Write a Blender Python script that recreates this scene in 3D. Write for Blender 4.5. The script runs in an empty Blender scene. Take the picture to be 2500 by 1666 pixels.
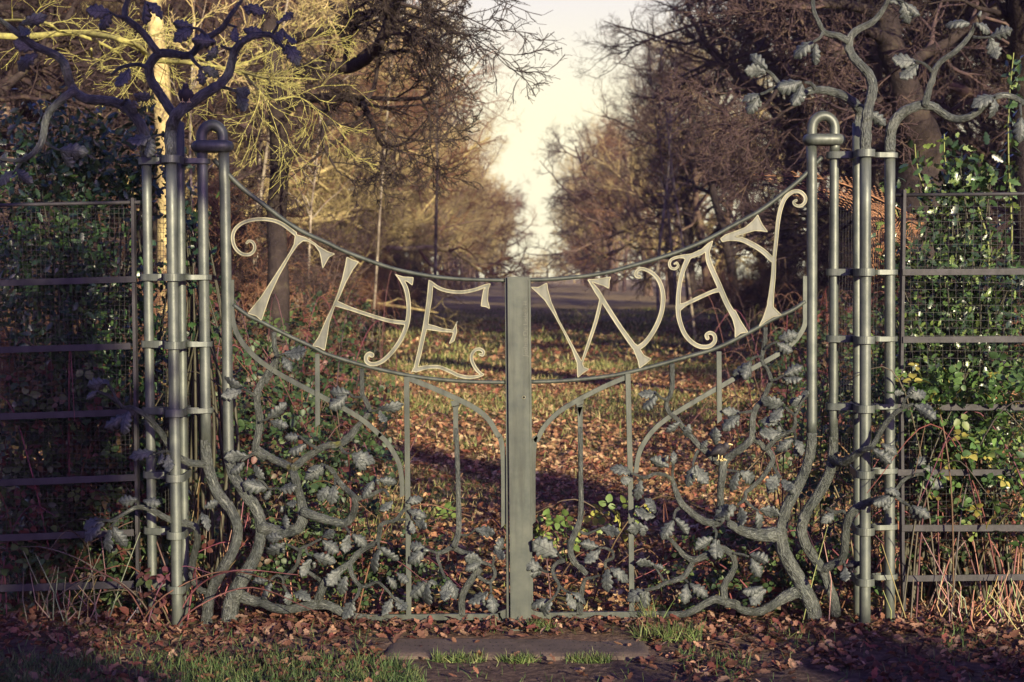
import bpy, bmesh, math, random
import numpy as np
from mathutils import Vector, Matrix, noise
from mathutils.geometry import tessellate_polygon

# ------------------------------------------------------------------ camera, sky, sun, exposure
SC = bpy.context.scene
COL = SC.collection
FPX = 3976.0          # focal length in pixels of the 2500 px wide photograph
CAMD, CAMH = 7.0, 1.511
TH = math.atan(165.0 / FPX)
cam_d = bpy.data.cameras.new("camera")
cam_d.sensor_width = 36.0
cam_d.lens = FPX / 2500.0 * 36.0
cam_d.clip_end = 2000.0
cam_d.dof.use_dof = True
cam_d.dof.focus_distance = 7.0
cam_d.dof.aperture_fstop = 5.6
cam = bpy.data.objects.new("camera", cam_d)
COL.objects.link(cam)
cam.location = (0, -CAMD, CAMH)
cam.rotation_euler = (math.pi / 2 - TH, 0, 0)
SC.camera = cam

SUN_AZ, SUN_EL = math.radians(25), math.radians(13)
SDIR = Vector((math.sin(SUN_AZ) * math.cos(SUN_EL), -math.cos(SUN_AZ) * math.cos(SUN_EL), math.sin(SUN_EL)))
sun_d = bpy.data.lights.new("sun", 'SUN')
sun_d.energy = 5.0
sun_d.angle = math.radians(0.5)
sun_d.color = (1.0, 0.87, 0.57)
sun = bpy.data.objects.new("sun", sun_d)
COL.objects.link(sun)
sun.rotation_euler = SDIR.to_track_quat('Z', 'Y').to_euler()

world = bpy.data.worlds.new("World")
SC.world = world
world.use_nodes = True
wn, wl = world.node_tree.nodes, world.node_tree.links
wn.clear()
w_out = wn.new('ShaderNodeOutputWorld')
w_bg = wn.new('ShaderNodeBackground')
w_sky = wn.new('ShaderNodeTexSky')
w_sky.sky_type = 'NISHITA'
w_sky.sun_disc = False
w_sky.sun_elevation = SUN_EL
w_sky.sun_rotation = math.atan2(SDIR.x, SDIR.y)
w_sky.dust_density = 2.0
w_tc = wn.new('ShaderNodeTexCoord')
w_sep = wn.new('ShaderNodeSeparateXYZ')
w_map = wn.new('ShaderNodeMapRange')
w_map.inputs['From Min'].default_value = 0.095
w_map.inputs['From Max'].default_value = 0.38
w_tint = wn.new('ShaderNodeMixRGB')
w_tint.blend_type = 'MULTIPLY'
w_tint.inputs[0].default_value = 1.0
w_tint.inputs[2].default_value = (0.47, 0.39, 1.10, 1)
w_mix = wn.new('ShaderNodeMixRGB')
w_mix.inputs[1].default_value = (5.1, 4.75, 3.3, 1)       # milky winter cloud low in the sky
wl.new(w_tc.outputs['Generated'], w_sep.inputs[0])
wl.new(w_sep.outputs['Z'], w_map.inputs['Value'])
wl.new(w_sky.outputs[0], w_tint.inputs[1])
# the pale bank lies to the north (+y), away from the sun; elsewhere the sky is clear
w_az = wn.new('ShaderNodeMapRange')
w_az.inputs['From Min'].default_value = 0.75
w_az.inputs['From Max'].default_value = 0.15
wl.new(w_sep.outputs['Y'], w_az.inputs['Value'])
w_max = wn.new('ShaderNodeMath'); w_max.operation = 'MAXIMUM'
wl.new(w_map.outputs[0], w_max.inputs[0]); wl.new(w_az.outputs[0], w_max.inputs[1])
wl.new(w_max.outputs[0], w_mix.inputs[0])
wl.new(w_tint.outputs[0], w_mix.inputs[2])
wl.new(w_mix.outputs[0], w_bg.inputs['Color'])
w_bg.inputs['Strength'].default_value = 0.095
wl.new(w_bg.outputs[0], w_out.inputs[0])
SC.view_settings.view_transform = 'Standard'
SC.view_settings.look = 'None'
SC.view_settings.exposure = 1.25
SC.view_settings.gamma = 1.0
SC.render.engine = 'CYCLES'
SC.cycles.max_bounces = 5
SC.cycles.diffuse_bounces = 3
SC.cycles.glossy_bounces = 2
SC.cycles.transparent_max_bounces = 4
SC.cycles.use_denoising = True
SC.cycles.sample_clamp_indirect = 4.0

# ------------------------------------------------------------------ reading points off the photograph onto a real upright plane
REG = {'S': (0, 0, 1.0), 'A': (0, 0, 2.9413), 'B': (1750, 0, 3.136), 'C': (300, 450, 3.136), 'D': (800, 600, 3.136),
       'E': (1250, 600, 3.136), 'F': (1600, 400, 3.136), 'G': (200, 880, 3.92), 'H': (200, 1200, 3.92),
       'I': (600, 1050, 3.266), 'J': (900, 1050, 3.266), 'K': (1280, 1050, 3.266), 'L': (1500, 780, 3.734),
       'M': (1750, 1050, 3.136), 'N': (900, 1450, 2.941), 'O': (0, 450, 3.135), 'P': (0, 900, 3.135),
       'Q': (2100, 400, 3.135), 'R': (2000, 850, 3.136), 'V': (500, 0, 2.4125)}
MPP = 1.77e-3         # metres per photograph pixel in the plane of the gate

def src(reg, x, y):
    ox, oy, s = REG[reg]
    return ox + x / s, oy + y / s

def P(u, v, Y=0.0):
    dx = (u - 1250.0) / FPX
    dz = -(v - 833.0) / FPX
    dy = math.cos(TH) + dz * math.sin(TH)
    dzz = -math.sin(TH) + dz * math.cos(TH)
    t = (Y + CAMD) / dy
    return Vector((dx * t, Y, CAMH + dzz * t))

def R(reg, x, y, Y=0.0):
    u, v = src(reg, x, y)
    return P(u, v, Y)

# ------------------------------------------------------------------ mesh helpers
class MB:
    def __init__(self):
        self.v, self.f = [], []
    def add(self, vs, fs):
        o = len(self.v)
        self.v.extend(vs)
        self.f.extend([tuple(i + o for i in f) for f in fs])
    def box(self, lo, hi):
        x0, y0, z0 = lo; x1, y1, z1 = hi
        self.add([(x0,y0,z0),(x1,y0,z0),(x1,y1,z0),(x0,y1,z0),(x0,y0,z1),(x1,y0,z1),(x1,y1,z1),(x0,y1,z1)],
                 [(0,3,2,1),(4,5,6,7),(0,1,5,4),(1,2,6,5),(2,3,7,6),(3,0,4,7)])
    def tube(self, pts, rs, n=8, cap=True, closed=False):
        tube(self.v, self.f, pts, rs, n, cap, closed)
    def build(self, name, mat, parent=None, smooth=True, bevel=0.0):
        me = bpy.data.meshes.new(name)
        me.from_pydata([tuple(p) for p in self.v], [], self.f)
        if smooth:
            me.polygons.foreach_set('use_smooth', [True] * len(me.polygons))
        return link(name, me, mat, parent, bevel)

def link(name, me, mat, parent=None, bevel=0.0):
    me.update()
    o = bpy.data.objects.new(name, me)
    COL.objects.link(o)
    if mat is not None:
        me.materials.append(mat)
    if parent is not None:
        o.parent = parent
        o.location = -parent.location
    if bevel:
        b = o.modifiers.new('bevel', 'BEVEL')
        b.width = bevel; b.segments = 2; b.limit_method = 'ANGLE'
    return o

def tube(V, F, pts, rs, n=8, cap=True, closed=False):
    m = len(pts)
    t0 = None
    nrm = None
    base = len(V)
    for i in range(m):
        if closed:
            t = pts[(i + 1) % m] - pts[i - 1]
        else:
            t = pts[min(i + 1, m - 1)] - pts[max(i - 1, 0)]
        if t.length < 1e-9:
            t = t0 if t0 is not None else Vector((0, 0, 1))
        t = t.normalized()
        if nrm is None:
            a = Vector((0, 1, 0)) if abs(t.y) < 0.8 else Vector((1, 0, 0))
            nrm = (a - t * a.dot(t)).normalized()
        else:
            nrm = nrm - t * nrm.dot(t)
            nrm = nrm.normalized() if nrm.length > 1e-6 else Vector((0, 1, 0))
        b = t.cross(nrm)
        t0 = t
        p, r = pts[i], rs[i]
        for k in range(n):
            a = 2 * math.pi * k / n
            q = p + nrm * (r * math.cos(a)) + b * (r * math.sin(a))
            V.append((q.x, q.y, q.z))
    rng_ = m if closed else m - 1
    for i in range(rng_):
        j = (i + 1) % m
        for k in range(n):
            l = (k + 1) % n
            F.append((base + i * n + k, base + i * n + l, base + j * n + l, base + j * n + k))
    if cap and not closed:
        F.append(tuple(base + k for k in reversed(range(n))))
        F.append(tuple(base + (m - 1) * n + k for k in range(n)))

def catmull(pts, rs, sub=6):
    m = len(pts)
    op, orr = [], []
    for i in range(m - 1):
        p0 = pts[i - 1] if i > 0 else pts[0] * 2 - pts[1]
        p1, p2 = pts[i], pts[i + 1]
        p3 = pts[i + 2] if i + 2 < m else pts[-1] * 2 - pts[-2]
        for k in range(sub):
            t = k / sub
            t2, t3 = t * t, t * t * t
            op.append(0.5 * ((2 * p1) + (p2 - p0) * t + (2 * p0 - 5 * p1 + 4 * p2 - p3) * t2 + (3 * p1 - p0 - 3 * p2 + p3) * t3))
            orr.append(rs[i] * (1 - t) + rs[i + 1] * t)
    op.append(pts[-1]); orr.append(rs[-1])
    return op, orr

def fill_r(lst):
    """entries (x, y[, r]); missing radii are interpolated"""
    xs = [(e[0], e[1]) for e in lst]
    known = [(i, e[2]) for i, e in enumerate(lst) if len(e) > 2]
    rs = np.interp(range(len(lst)), [k[0] for k in known], [k[1] for k in known])
    return xs, [float(r) for r in rs]

def tag(o, label=None, cat=None, group=None, kind=None):
    if label: o['label'] = label
    if cat: o['category'] = cat
    if group: o['group'] = group
    if kind: o['kind'] = kind
    return o

def thing(name, label, cat, loc=(0, 0, 0), group=None):
    o = bpy.data.objects.new(name, None)
    COL.objects.link(o)
    o.location = loc
    o.empty_display_size = 0.1
    return tag(o, label, cat, group)

# ------------------------------------------------------------------ materials
def mat(name):
    m = bpy.data.materials.new(name)
    m.use_nodes = True
    nt = m.node_tree
    return m, nt.nodes, nt.links, nt.nodes['Principled BSDF']

def noise_tex(n, l, scale, detail=4, coord='Object', rough=0.6, vec=None):
    tc = n.new('ShaderNodeTexCoord')
    t = n.new('ShaderNodeTexNoise')
    t.inputs['Scale'].default_value = scale
    t.inputs['Detail'].default_value = detail
    t.inputs['Roughness'].default_value = rough
    l.new(tc.outputs[coord] if vec is None else vec, t.inputs['Vector'])
    return t

def ramp(n, l, fac, stops):
    r = n.new('ShaderNodeValToRGB')
    e = r.color_ramp.elements
    while len(e) < len(stops):
        e.new(0.5)
    for i, (p, c) in enumerate(stops):
        e[i].position = p
        e[i].color = (*c, 1)
    l.new(fac, r.inputs[0])
    return r

def bump(n, l, b, height, strength, dist=0.01):
    bp = n.new('ShaderNodeBump')
    bp.inputs['Strength'].default_value = strength
    bp.inputs['Distance'].default_value = dist
    l.new(height, bp.inputs['Height'])
    l.new(bp.outputs[0], b.inputs['Normal'])
    return bp

def iron(name, c0, c1, rough=0.45, bark=False, metal=0.0, leaf=False, moss=False):
    m, n, l, b = mat(name)
    t = noise_tex(n, l, 14, 6)
    stops = [(0.3, c0), (0.7, c1)]
    r = ramp(n, l, t.outputs['Fac'], stops)
    col = r.outputs[0]
    if moss:
        g = noise_tex(n, l, 5.5, 3)
        gr = ramp(n, l, g.outputs['Fac'], [(0.62, (0, 0, 0)), (0.70, (1, 1, 1))])
        mx = n.new('ShaderNodeMixRGB')
        l.new(gr.outputs[0], mx.inputs[0]); l.new(col, mx.inputs[1])
        mx.inputs[2].default_value = (0.16, 0.16, 0.03, 1)
        col = mx.outputs[0]
    if not leaf:
        mp0 = n.new('ShaderNodeMapping'); tc0 = n.new('ShaderNodeTexCoord')
        mp0.inputs['Scale'].default_value = (26, 26, 2.2)
        l.new(tc0.outputs['Object'], mp0.inputs[0])
        sk = noise_tex(n, l, 1.0, 5, vec=mp0.outputs[0])
        skr = ramp(n, l, sk.outputs['Fac'], [(0.36, (0.45, 0.47, 0.42)), (0.56, (1.1, 1.1, 1.05))])
        ms_ = n.new('ShaderNodeMixRGB'); ms_.blend_type = 'MULTIPLY'; ms_.inputs[0].default_value = 0.7
        l.new(col, ms_.inputs[1]); l.new(skr.outputs[0], ms_.inputs[2]); col = ms_.outputs[0]
    l.new(col, b.inputs['Base Color'])
    b.inputs['Metallic'].default_value = metal
    rr = noise_tex(n, l, 40, 3)
    mr = n.new('ShaderNodeMapRange')
    mr.inputs['To Min'].default_value = rough - 0.1
    mr.inputs['To Max'].default_value = rough + 0.15
    l.new(rr.outputs['Fac'], mr.inputs['Value'])
    l.new(mr.outputs[0], b.inputs['Roughness'])
    if bark:
        # hammered bark: long ridges that run with the branch
        mp = n.new('ShaderNodeMapping')
        tc = n.new('ShaderNodeTexCoord')
        mp.inputs['Scale'].default_value = (1.0, 0.30, 1.0)
        l.new(tc.outputs['UV'], mp.inputs[0])
        w = noise_tex(n, l, 1.0, 3, vec=mp.outputs[0], rough=0.6)
        rp = ramp(n, l, w.outputs['Fac'], [(0.40, (0, 0, 0)), (0.50, (1, 1, 1)), (0.60, (0.15, 0.15, 0.15))])
        dk = n.new('ShaderNodeMixRGB'); dk.blend_type = 'MULTIPLY'; dk.inputs[0].default_value = 0.55
        l.new(col, dk.inputs[1]); l.new(rp.outputs[0], dk.inputs[2]); l.new(dk.outputs[0], b.inputs['Base Color'])
        bump(n, l, b, rp.outputs[0], 1.0, 0.0045)
    elif leaf:
        # midrib and side veins as darker lines of colour, in the leaf's own coordinates (x along the leaf)
        tc = n.new('ShaderNodeTexCoord')
        s = n.new('ShaderNodeSeparateXYZ'); l.new(tc.outputs['Object'], s.inputs[0])
        def mth(op, a, bb=None):
            q = n.new('ShaderNodeMath'); q.operation = op
            for i, x in enumerate((a, bb)):
                if x is None: continue
                if isinstance(x, (int, float)): q.inputs[i].default_value = x
                else: l.new(x, q.inputs[i])
            return q.outputs[0]
        ay = mth('ABSOLUTE', s.outputs['Y'])
        rib = mth('LESS_THAN', ay, 0.018)
        fr = mth('FRACT', mth('MULTIPLY', mth('SUBTRACT', s.outputs['X'], mth('MULTIPLY', ay, 0.8)), 5.0))
        side = mth('LESS_THAN', mth('ABSOLUTE', mth('SUBTRACT', fr, 0.5)), 0.08)
        vein = mth('MAXIMUM', rib, side)
        mx = n.new('ShaderNodeMixRGB'); mx.inputs[2].default_value = (c0[0] * .55, c0[1] * .55, c0[2] * .55, 1)
        l.new(vein, mx.inputs[0]); l.new(col, mx.inputs[1])
        l.new(mx.outputs[0], b.inputs['Base Color'])
        bump(n, l, b, t.outputs['Fac'], 0.2, 0.02)
    else:
        fine = noise_tex(n, l, 260, 2)
        bump(n, l, b, fine.outputs['Fac'], 0.12, 0.002)
    return m

def attr_mat(name, rough=0.7, spec=0.3, trans=0.0, sheen=0.0):
    """leaves and grass: each piece's own colour is stored on the mesh"""
    m, n, l, b = mat(name)
    a = n.new('ShaderNodeAttribute'); a.attribute_name = 'Col'
    t = noise_tex(n, l, 30, 3)
    mx = n.new('ShaderNodeMixRGB'); mx.blend_type = 'MULTIPLY'; mx.inputs[0].default_value = 0.6
    r = ramp(n, l, t.outputs['Fac'], [(0.3, (0.45, 0.45, 0.45)), (0.65, (1.15, 1.15, 1.15))])
    l.new(a.outputs['Color'], mx.inputs[1]); l.new(r.outputs[0], mx.inputs[2])
    l.new(mx.outputs[0], b.inputs['Base Color'])
    b.inputs['Roughness'].default_value = rough
    b.inputs['Specular IOR Level'].default_value = spec
    if trans:
        o = n['Material Output']
        tr = n.new('ShaderNodeBsdfTranslucent'); l.new(mx.outputs[0], tr.inputs['Color'])
        ms = n.new('ShaderNodeMixShader'); ms.inputs[0].default_value = trans
        l.new(b.outputs[0], ms.inputs[1]); l.new(tr.outputs[0], ms.inputs[2]); l.new(ms.outputs[0], o.inputs[0])
    return m

def bark_mat(name, c0, c1, c2=None, scale=6.0, rough=0.85):
    m, n, l, b = mat(name)
    t = noise_tex(n, l, scale, 6)
    st = [(0.32, c0), (0.55, c1)] + ([(0.68, c2)] if c2 else [])
    oi = n.new('ShaderNodeObjectInfo')
    r = ramp(n, l, t.outputs['Fac'], st)
    hv = n.new('ShaderNodeHueSaturation')
    mr = n.new('ShaderNodeMapRange'); mr.inputs['To Min'].default_value = 0.7; mr.inputs['To Max'].default_value = 1.25
    l.new(oi.outputs['Random'], mr.inputs['Value']); l.new(mr.outputs[0], hv.inputs['Value'])
    l.new(r.outputs[0], hv.inputs['Color']); l.new(hv.outputs[0], b.inputs['Base Color'])
    b.inputs['Roughness'].default_value = rough
    b.inputs['Specular IOR Level'].default_value = 0.15
    f = noise_tex(n, l, scale * 6, 4)
    bump(n, l, b, f.outputs['Fac'], 0.6, 0.03)
    return m

M = {}
M['tube'] = iron('painted_iron', (0.056, 0.067, 0.065), (0.11, 0.12, 0.108), 0.46, metal=0.34)
M['bar'] = iron('painted_flat_iron', (0.028, 0.036, 0.034), (0.06, 0.067, 0.056), 0.52, metal=0.25)
M['bark'] = iron('forged_bark_iron', (0.06, 0.072, 0.072), (0.13, 0.14, 0.13), 0.52, bark=True, metal=0.3)
M['bark_moss'] = iron('forged_bark_iron_mossy', (0.06, 0.072, 0.072), (0.13, 0.14, 0.13), 0.54, bark=True, moss=True, metal=0.25)
M['leaf'] = iron('forged_leaf_iron', (0.034, 0.042, 0.043), (0.072, 0.08, 0.076), 0.52, leaf=True, metal=0.15)
M['letter'] = iron('letter_plate', (0.07, 0.075, 0.066), (0.12, 0.12, 0.098), 0.48)
M['rim'] = iron('letter_rim', (0.18, 0.172, 0.12), (0.28, 0.265, 0.18), 0.45)
M['dark'] = iron('dark_iron', (0.012, 0.011, 0.015), (0.028, 0.025, 0.032), 0.68)
M['hole'] = iron('hole', (0.004, 0.004, 0.004), (0.006, 0.006, 0.006), 0.9)  # near-black in place of the shade inside holes and pits
M['gilt'] = iron('gilt_bird_feet', (0.55, 0.42, 0.16), (0.75, 0.6, 0.3), 0.4)
M['wire'] = iron('netting_wire', (0.015, 0.015, 0.018), (0.04, 0.036, 0.034), 0.6)
M['holly'] = attr_mat('holly_leaves', 0.33, 0.5)
M['bramble'] = attr_mat('bramble_leaves', 0.5, 0.4, 0.25)
M['litter'] = attr_mat('fallen_leaves', 0.75, 0.2, 0.15)
M['grass'] = attr_mat('grass_blades', 0.6, 0.3, 0.25)
M['stem'] = attr_mat('plant_stems', 0.6, 0.3)
M['frond'] = attr_mat('dead_fronds', 0.8, 0.1, 0.25)
M['olive_bark'] = bark_mat('olive_lichen_bark', (0.19, 0.14, 0.075), (0.37, 0.295, 0.14), (0.50, 0.43, 0.20))  # lichen yellow, brightened so that the trees look more sunlit
M['brown_bark'] = bark_mat('brown_bark', (0.05, 0.032, 0.03), (0.10, 0.066, 0.054), (0.16, 0.125, 0.075))
M['shade_dark_bark'] = bark_mat('shade_dark_oak_bark', (0.016, 0.012, 0.013), (0.035, 0.026, 0.024), (0.06, 0.05, 0.035))  # near-black tone puts the shade on the limbs into the bark colour
M['shade_plum_bark'] = bark_mat('shade_plum_brown_bark', (0.024, 0.016, 0.02), (0.055, 0.036, 0.036), (0.095, 0.07, 0.045))  # brown bark with the shade of the unlit wood put into its colour
M['red_bark'] = bark_mat('reddish_twigs', (0.085, 0.04, 0.03), (0.17, 0.09, 0.055), (0.21, 0.13, 0.08))
M['lichen'] = bark_mat('lichen_bark', (0.20, 0.17, 0.08), (0.34, 0.32, 0.10), (0.45, 0.43, 0.14), 30)
M['birch'] = bark_mat('birch_bark', (0.08, 0.06, 0.05), (0.26, 0.22, 0.17), (0.44, 0.39, 0.30), 5)

# ------------------------------------------------------------------ forged branches, leaves, letters
rnd = random.Random(7)

def bark_tube(name, parent, path, mat_, depth=0.0, amp=0.02, n=14, sub=7, seed=0, rough=0.13, uvs=True):
    """path: world points + radii (m). Gnarled tube with a UV map so that the forged bark runs along it"""
    pts, rs = path
    pts, rs = catmull(pts, rs, sub)
    V, F = [], []
    tube(V, F, pts, rs, n, False)
    m = len(pts)
    for i in range(m):
        for k in range(n):
            q = Vector(V[i * n + k])
            d = q - pts[i]
            f = 1 + rough * noise.noise(q * 45 + Vector((seed, 0, 0))) + rough * 0.8 * noise.noise(q * 110)
            V[i * n + k] = tuple(pts[i] + d * f)
    # rounded ends
    for end, inner in ((0, 1), (m - 1, m - 2)):
        d = (pts[end] - pts[inner]).normalized()
        c = len(V); V.append(tuple(pts[end] + d * rs[end] * 0.5))
        for k in range(n):
            l = (k + 1) % n
            a, b = end * n + k, end * n + l
            F.append((a, b, c) if end else (b, a, c))
    me = bpy.data.meshes.new(name)
    me.from_pydata(V, [], F)
    me.polygons.foreach_set('use_smooth', [True] * len(F))
    uv = me.uv_layers.new(name='UVMap')
    ln = [0.0]
    for i in range(1, m):
        ln.append(ln[-1] + (pts[i] - pts[i - 1]).length)
    for poly in me.polygons:
        for li in poly.loop_indices:
            vi = me.loops[li].vertex_index
            if vi >= m * n:
                uv.data[li].uv = (0, 0); continue
            i, k = divmod(vi, n)
            if k == 0 and any(me.loops[q].vertex_index % n == n - 1 for q in poly.loop_indices):
                k = n
            uv.data[li].uv = (k / n * 12, ln[i] * 62)
    return link(name, me, mat_, parent)

def zig(pts, y0, y1, amp, seed):
    m = len(pts)
    return [y0 + (y1 - y0) * i / max(m - 1, 1) + amp * noise.noise(Vector((i * 0.45, seed * 3.7, 1.3))) * (0.0 if i == 0 else 1.0)
            for i in range(m)]

BSEED = [0]
def branch(parent, reg, lst, y0=0.0, y1=None, amp=0.03, mat_='bark', name='branch'):
    BSEED[0] += 1
    xs, rs = fill_r(lst)
    s = REG[reg][2]
    ys = zig(xs, y0, y0 if y1 is None else y1, amp, BSEED[0])
    pts = [R(reg, x, y, Y) for (x, y), Y in zip(xs, ys)]
    rr = [r / s * MPP for r in rs]
    n = 14 if max(rr) > 0.006 else 8
    return bark_tube(name, parent, (pts, rr), M[mat_], n=n, seed=BSEED[0], sub=6)

def leaf_mesh(kind):
    """lobed oak leaf, length 1 along +X, normal +Z, with thickness"""
    rg = random.Random(kind)
    NT, NW = 29, 7
    V, F = [], []
    th = 0.016
    for layer in (0, 1):
        for i in range(NT):
            t = i / (NT - 1)
            env = 0.04 + 0.36 * math.sin(math.pi * min(1, t ** 0.85)) ** 0.9 * (0.55 + 0.6 * t)
            lob = 0.60 + 0.42 * abs(math.sin(math.pi * (t * 4.2 + 0.12 + 0.05 * kind))) ** 0.8
            w = max(0.012, env * lob) if 0 < i < NT - 1 else 0.012
            for j in range(NW):
                s = (j / (NW - 1)) * 2 - 1
                y = s * w
                x = t + 0.05 * abs(s) ** 2 * math.sin(math.pi * t)
                z = (0.05 * abs(s) - (0.10, .2, .26, .12)[kind % 4] * s * s) * (0.6 + 0.5 * math.sin(math.pi * t))
                z += 0.045 * math.sin(9 * t + 2.2 * s + kind) * abs(s)
                z += (0.30, -0.55, -0.15, -0.9)[kind % 4] * (t - 0.3) ** 2
                V.append((x, y, z - layer * th))
    def idx(layer, i, j): return layer * NT * NW + i * NW + j
    for i in range(NT - 1):
        for j in range(NW - 1):
            F.append((idx(0, i, j), idx(0, i + 1, j), idx(0, i + 1, j + 1), idx(0, i, j + 1)))
            F.append((idx(1, i, j), idx(1, i, j + 1), idx(1, i + 1, j + 1), idx(1, i + 1, j)))
    for i in range(NT - 1):
        for j in (0, NW - 1):
            f = (idx(0, i, j), idx(1, i, j), idx(1, i + 1, j), idx(0, i + 1, j))
            F.append(f if j == 0 else f[::-1])
    for i in (0, NT - 1):
        for j in range(NW - 1):
            f = (idx(0, i, j), idx(0, i, j + 1), idx(1, i, j + 1), idx(1, i, j))
            F.append(f if i == 0 else f[::-1])
    me = bpy.data.meshes.new('oak_leaf')
    me.from_pydata(V, [], F)
    me.polygons.foreach_set('use_smooth', [True] * len(F))
    me.materials.append(M['leaf'])
    me.update()
    return me

LEAVES = [leaf_mesh(k) for k in range(4)]

def iron_leaf(parent, reg, bx, by, tx, ty, y0=-0.03, dy=None, k=None):
    Y1 = y0 + (rnd.uniform(-0.045, 0.012) if dy is None else dy)
    a, b = R(reg, bx, by, y0), R(reg, tx, ty, Y1)
    x = (b - a)
    L = x.length * 1.06
    L = max(L, 0.045)
    x.normalize()
    up = Vector((rnd.uniform(-0.9, 0.9), -1.0, rnd.uniform(-0.4, 1.1)))
    z = (up - x * up.dot(x)).normalized()
    y = z.cross(x)
    o = bpy.data.objects.new('oak_leaf', LEAVES[rnd.randrange(4) if k is None else k])
    COL.objects.link(o)
    w = rnd.uniform(0.80, 1.08)
    if L < 0.06: w *= 1.15
    mtx = Matrix((x, y * w, z * 0.9)).transposed().to_4x4()
    mtx = Matrix.Translation(a - parent.location) @ mtx @ Matrix.Scale(L, 4)
    o.parent = parent
    o.matrix_basis = mtx
    return o

def leaves(parent, reg, lst, y0=-0.03):
    for e in lst:
        iron_leaf(parent, reg, *e[:4], y0=y0)

def acorn(parent, reg, x, y, ang=0.0, y0=-0.03):
    c = R(reg, x, y, y0)
    d = Vector((math.sin(ang), 0, -math.cos(ang)))
    mb = MB()
    prof = [(-0.010, 0.002), (-0.008, 0.007), (-0.002, 0.0095), (0.0, 0.0095), (0.0005, 0.0075), (0.008, 0.0075), (0.015, 0.005), (0.019, 0.0012)]
    mb.tube([c + d * p for p, r in prof], [r for p, r in prof], 10)
    mb.build('acorn', M['tube'], parent)

def flat_bar(name, parent, pts2, w, y0, y1, taper_end=0.0, mat_='bar', widths=None, sub=5, smooth_path=True):
    """flat bar following world points (in the gate plane), width w across, y0..y1 deep"""
    pts = pts2
    wd = widths if widths else [w] * len(pts)
    if smooth_path and len(pts) > 2:
        pts, wd = catmull(pts, wd, sub)
    V, F = [], []
    m = len(pts)
    for i in range(m):
        t = pts[min(i + 1, m - 1)] - pts[max(i - 1, 0)]
        t = Vector((t.x, 0, t.z)).normalized()
        nn = Vector((-t.z, 0, t.x))
        ext = t * taper_end if i == m - 1 else Vector()
        a = pts[i] + nn * wd[i] / 2
        b = pts[i] - nn * wd[i] / 2 + ext
        for q in (a, b):
            for yy in (y0, y1):
                V.append((q.x, yy, q.z))
    for i in range(m - 1):
        o, p = i * 4, i * 4 + 4
        F += [(o, o + 2, p + 2, p), (o + 1, p + 1, p + 3, o + 3), (o, p, p + 1, o + 1), (o + 2, o + 3, p + 3, p + 2)]
    F += [(0, 1, 3, 2), ((m - 1) * 4, (m - 1) * 4 + 2, (m - 1) * 4 + 3, (m - 1) * 4 + 1)]
    me = bpy.data.meshes.new(name)
    me.from_pydata(V, [], F)
    bm = bmesh.new(); bm.from_mesh(me); bmesh.ops.recalc_face_normals(bm, faces=bm.faces); bm.to_mesh(me); bm.free()
    return link(name, me, M[mat_], parent, bevel=0.0012)

def RP(reg, lst, Y=0.0):
    return [R(reg, x, y, Y) for x, y in lst]

# ---- letters: strokes and serif shapes melted into one outline, then cut from plate with a raised rim
def contour(F, level, x0, y0, st):
    Gd = F - level
    ny, nx = Gd.shape
    seg = {}
    pos = {}
    sg = Gd < 0
    cells = np.argwhere((sg[:-1, :-1] != sg[1:, :-1]) | (sg[:-1, :-1] != sg[:-1, 1:]) | (sg[:-1, :-1] != sg[1:, 1:]))
    def edge(a, b):
        k = (a, b) if a < b else (b, a)
        if k not in pos:
            va, vb = Gd[k[0]], Gd[k[1]]
            t = va / (va - vb)
            pos[k] = (x0 + st * (k[0][1] + t * (k[1][1] - k[0][1])), y0 + st * (k[0][0] + t * (k[1][0] - k[0][0])))
        return k
    for j, i in cells:
        j, i = int(j), int(i)
        c = [(j, i), (j, i + 1), (j + 1, i + 1), (j + 1, i)]
        ins = [bool(sg[q]) for q in c]
        es = [edge(c[k], c[(k + 1) % 4]) for k in range(4) if ins[k] != ins[(k + 1) % 4]]
        pairs = [(es[0], es[1])] if len(es) == 2 else ([(es[0], es[1]), (es[2], es[3])] if len(es) == 4 else [])
        for a, b in pairs:
            seg.setdefault(a, []).append(b)
            seg.setdefault(b, []).append(a)
    loops, seen = [], set()
    for s0 in seg:
        if s0 in seen: continue
        lp, cur, prev = [], s0, None
        while cur is not None and cur not in seen:
            seen.add(cur); lp.append(pos[cur])
            nx_ = [q for q in seg[cur] if q not in seen]
            prev, cur = cur, (nx_[0] if nx_ else None)
        if len(lp) > 12:
            loops.append(lp)
    out = []
    for lp in loops:
        a = np.array(lp)
        for _ in range(2):
            a = 0.5 * a + 0.25 * np.roll(a, 1, 0) + 0.25 * np.roll(a, -1, 0)
        out.append(a[::2])
    return out

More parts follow.
